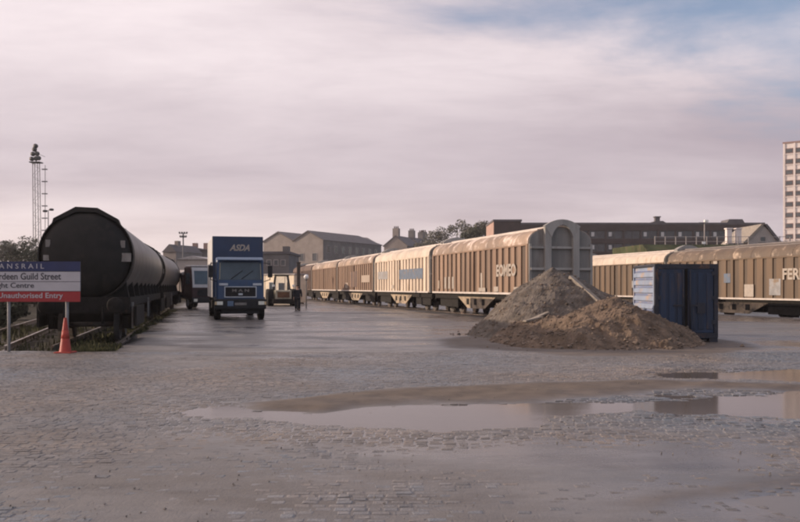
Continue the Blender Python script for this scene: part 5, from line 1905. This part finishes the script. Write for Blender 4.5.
for i, (px, py, d0, cr, leaf, lab) in enumerate((
        (432, 232, 215, 4.2, 'leaf_grey', 'hazy grey tree beside the farthest house'),
        (443, 229, 225, 4.6, 'leaf_grey', 'round grey green tree, second in the row beyond the wagon roof'),
        (455, 233, 205, 3.6, 'leaf_dark', 'short dark tree in the dip of the tree row'),
        (465, 226, 215, 4.6, 'leaf_grey', 'half bare tree left of the tallest one'),
        (474, 221.5, 205, 4.8, 'leaf_grey', 'tallest half bare tree in the row behind the nearest wagon'),
        (484, 225, 200, 4.2, 'leaf_dark', 'dark tree touching the brown stair tower'))):
    h = (Z(py, d0) + .7) * 1.0
    tree(X(px, d0), d0, -.7, h, cr * 1.25, lab, leaf, 4200, .34, 100 + i, 'trees beyond the ferry wagons')
for i, (px, py, d0, cr, leaf, lab) in enumerate((
        (1, 246, 98, 2.6, 'leaf_grey', 'pale green tree at the left edge above the sign'),
        (9, 244.5, 105, 2.6, 'leaf_dark', 'dark bushy tree left of the tall mast'),
        (19, 243, 108, 2.8, 'leaf_grey', 'grey green tree rising left of the tall mast'),
        (30, 247, 100, 2.5, 'leaf_dark', 'low dark tree at the foot of the tall mast'),
        (41, 245, 104, 2.6, 'leaf_grey', 'grey tree between the mast and the tank wagon'))):
    h = Z(py, d0) + .7
    tree(X(px, d0), d0, -.7, h, cr, lab, leaf, 2600, .17, 300 + i, 'trees on the left skyline', 'skyline_tree', .2, .95)
for i, (px, d0, hh, lab) in enumerate(((-30, 118, 6.3, 'wide dark tree just outside the left edge'), (12, 125, 6.2, 'dark tree filling behind the skyline trees'), (55, 120, 5.8, 'dark tree hidden low behind the tank wagon'),
                                       (100, 125, 5.5, 'dark tree behind the tank wagon end'))):
    tree(X(px, d0), d0, -.7, hh, 4.5, lab, 'leaf_dark', 2200, .24, 400 + i, 'trees on the left skyline', 'skyline_tree', .15, .8)


def bush(x, y, wx, hh, label, seed, n=6500, leaf='leaf_bush', name='bush', size=.06, group=None):
    r = random.Random(seed)
    t = thing(name, label, 'bush', (x, y, 0), 0, group)
    st = MB()
    bl = []
    for k in range(14):
        a = r.uniform(0, 6.28)
        e = Vector((math.cos(a) * wx * .5 * r.uniform(.1, .9), math.sin(a) * .5 * r.uniform(.1, .9), hh * r.uniform(.35, .85)))
        st.tube((e.x * .4, e.y * .3, -.05), e, .02, .006, 5)
        bl.append((e, .30 * r.uniform(.7, 1.3)))
        bl.append((Vector((e.x * .9, e.y, e.z * .45)), .32 * r.uniform(.7, 1.2)))
    st.build('stems', 'bark', t)
    lf = MB()
    for k in range(n):
        c, br = r.choice(bl)
        v = Vector((r.gauss(0, .5), r.gauss(0, .5), r.gauss(0, .5)))
        p_ = c + v * br
        if p_.z < .02:
            continue
        n1 = Vector((r.gauss(0, 1), r.gauss(0, 1), r.gauss(0, 1))).normalized()
        u = n1.orthogonal().normalized() * size * r.uniform(.6, 1.3)
        w_ = n1.cross(u).normalized() * size * r.uniform(.4, .8)
        lf.add([p_ - u, p_ + w_, p_ + u, p_ - w_], [(0, 1, 2, 3)])
    lf.build('foliage', leaf, t)


def weeds():
    lf = MB()
    r = random.Random(5)
    k = 0
    while k < 9000:
        y = 20.9 + 38 * r.random() ** 1.8
        e = float(edge_left(np.array(y)))
        x = e - abs(r.gauss(0, .55)) + r.uniform(-.1, .25)
        if r.random() < .28:
            x = r.uniform(-16, e)
            y = 21.0 + 14 * r.random()
            if x > float(edge_left(np.array(y))):
                continue
        if mnoise.noise(Vector((x * .8, y * .45, 3))) < -.12:
            k += .2
            continue
        hgt = r.uniform(.03, .15) * (1.3 if mnoise.noise(Vector((x, y * .7, 9))) > .15 else .8)
        a = r.uniform(0, 6.28)
        w_ = .014 + .022 * r.random()
        dx, dy = math.cos(a), math.sin(a)
        ln = r.uniform(.0, .5) * hgt
        p0 = Vector((x, y, -.10))
        lf.add([p0 + Vector((-dy * w_, dx * w_, 0)), p0 + Vector((dy * w_, -dx * w_, 0)), p0 + Vector((dx * ln * .4 + dy * w_ * .7, dy * ln * .4 - dx * w_ * .7, hgt * .65 + .05)),
                p0 + Vector((dx * ln, dy * ln, hgt + .08))], [(0, 1, 2, 3)])
        k += 1
    o = lf.build('weeds', 'grass')
    kind(o, 'stuff')
    tag(o, 'rough yellow green weeds along the edge of the tank wagon siding', 'weeds')


for i, (px, d0, w_, hh, lab) in enumerate(((-40, 60, 4.5, 2.3, 'dark bush past the siding at the left picture edge'), (5, 64, 4.5, 2.2, 'dark bush seen under the left half of the sign'),
                                           (-14, 34, 3.0, 1.15, 'low dark bush left of the empty siding, cut off by the picture edge'), (9, 43, 3.0, 1.15, 'low dark bush left of the empty siding, below the sign'),
                                           (36, 68, 4.2, 2.3, 'dark bush seen under the sign near its right post'), (62, 72, 4.0, 2.3, 'dark bush behind the near buffers of the tank wagon'))):
    bush(X(px, d0), d0, w_, hh, lab, 50 + i, 4500, 'leaf_dark', size=.11, group='bushes beyond the siding')
weeds()

# ------------------------------------------------------------------ thin autumn haze that pales the far buildings
def build_haze():
    m = bpy.data.materials.new('haze')
    m.use_nodes = True
    nt = m.node_tree
    nt.nodes.clear()
    out = nt.nodes.new('ShaderNodeOutputMaterial')
    v = nt.nodes.new('ShaderNodeVolumePrincipled')
    v.inputs['Color'].default_value = (0.92, 0.86, 0.88, 1)
    v.inputs['Density'].default_value = 0.0003
    v.inputs['Anisotropy'].default_value = 0.2
    nt.links.new(v.outputs[0], out.inputs['Volume'])
    o = MB().box(-2520, 2520, -80, 3020, -1.8, 62).build('haze', m)
    kind(o, 'stuff')
    tag(o, 'thin pale haze lying over the whole goods yard', 'haze')


build_haze()
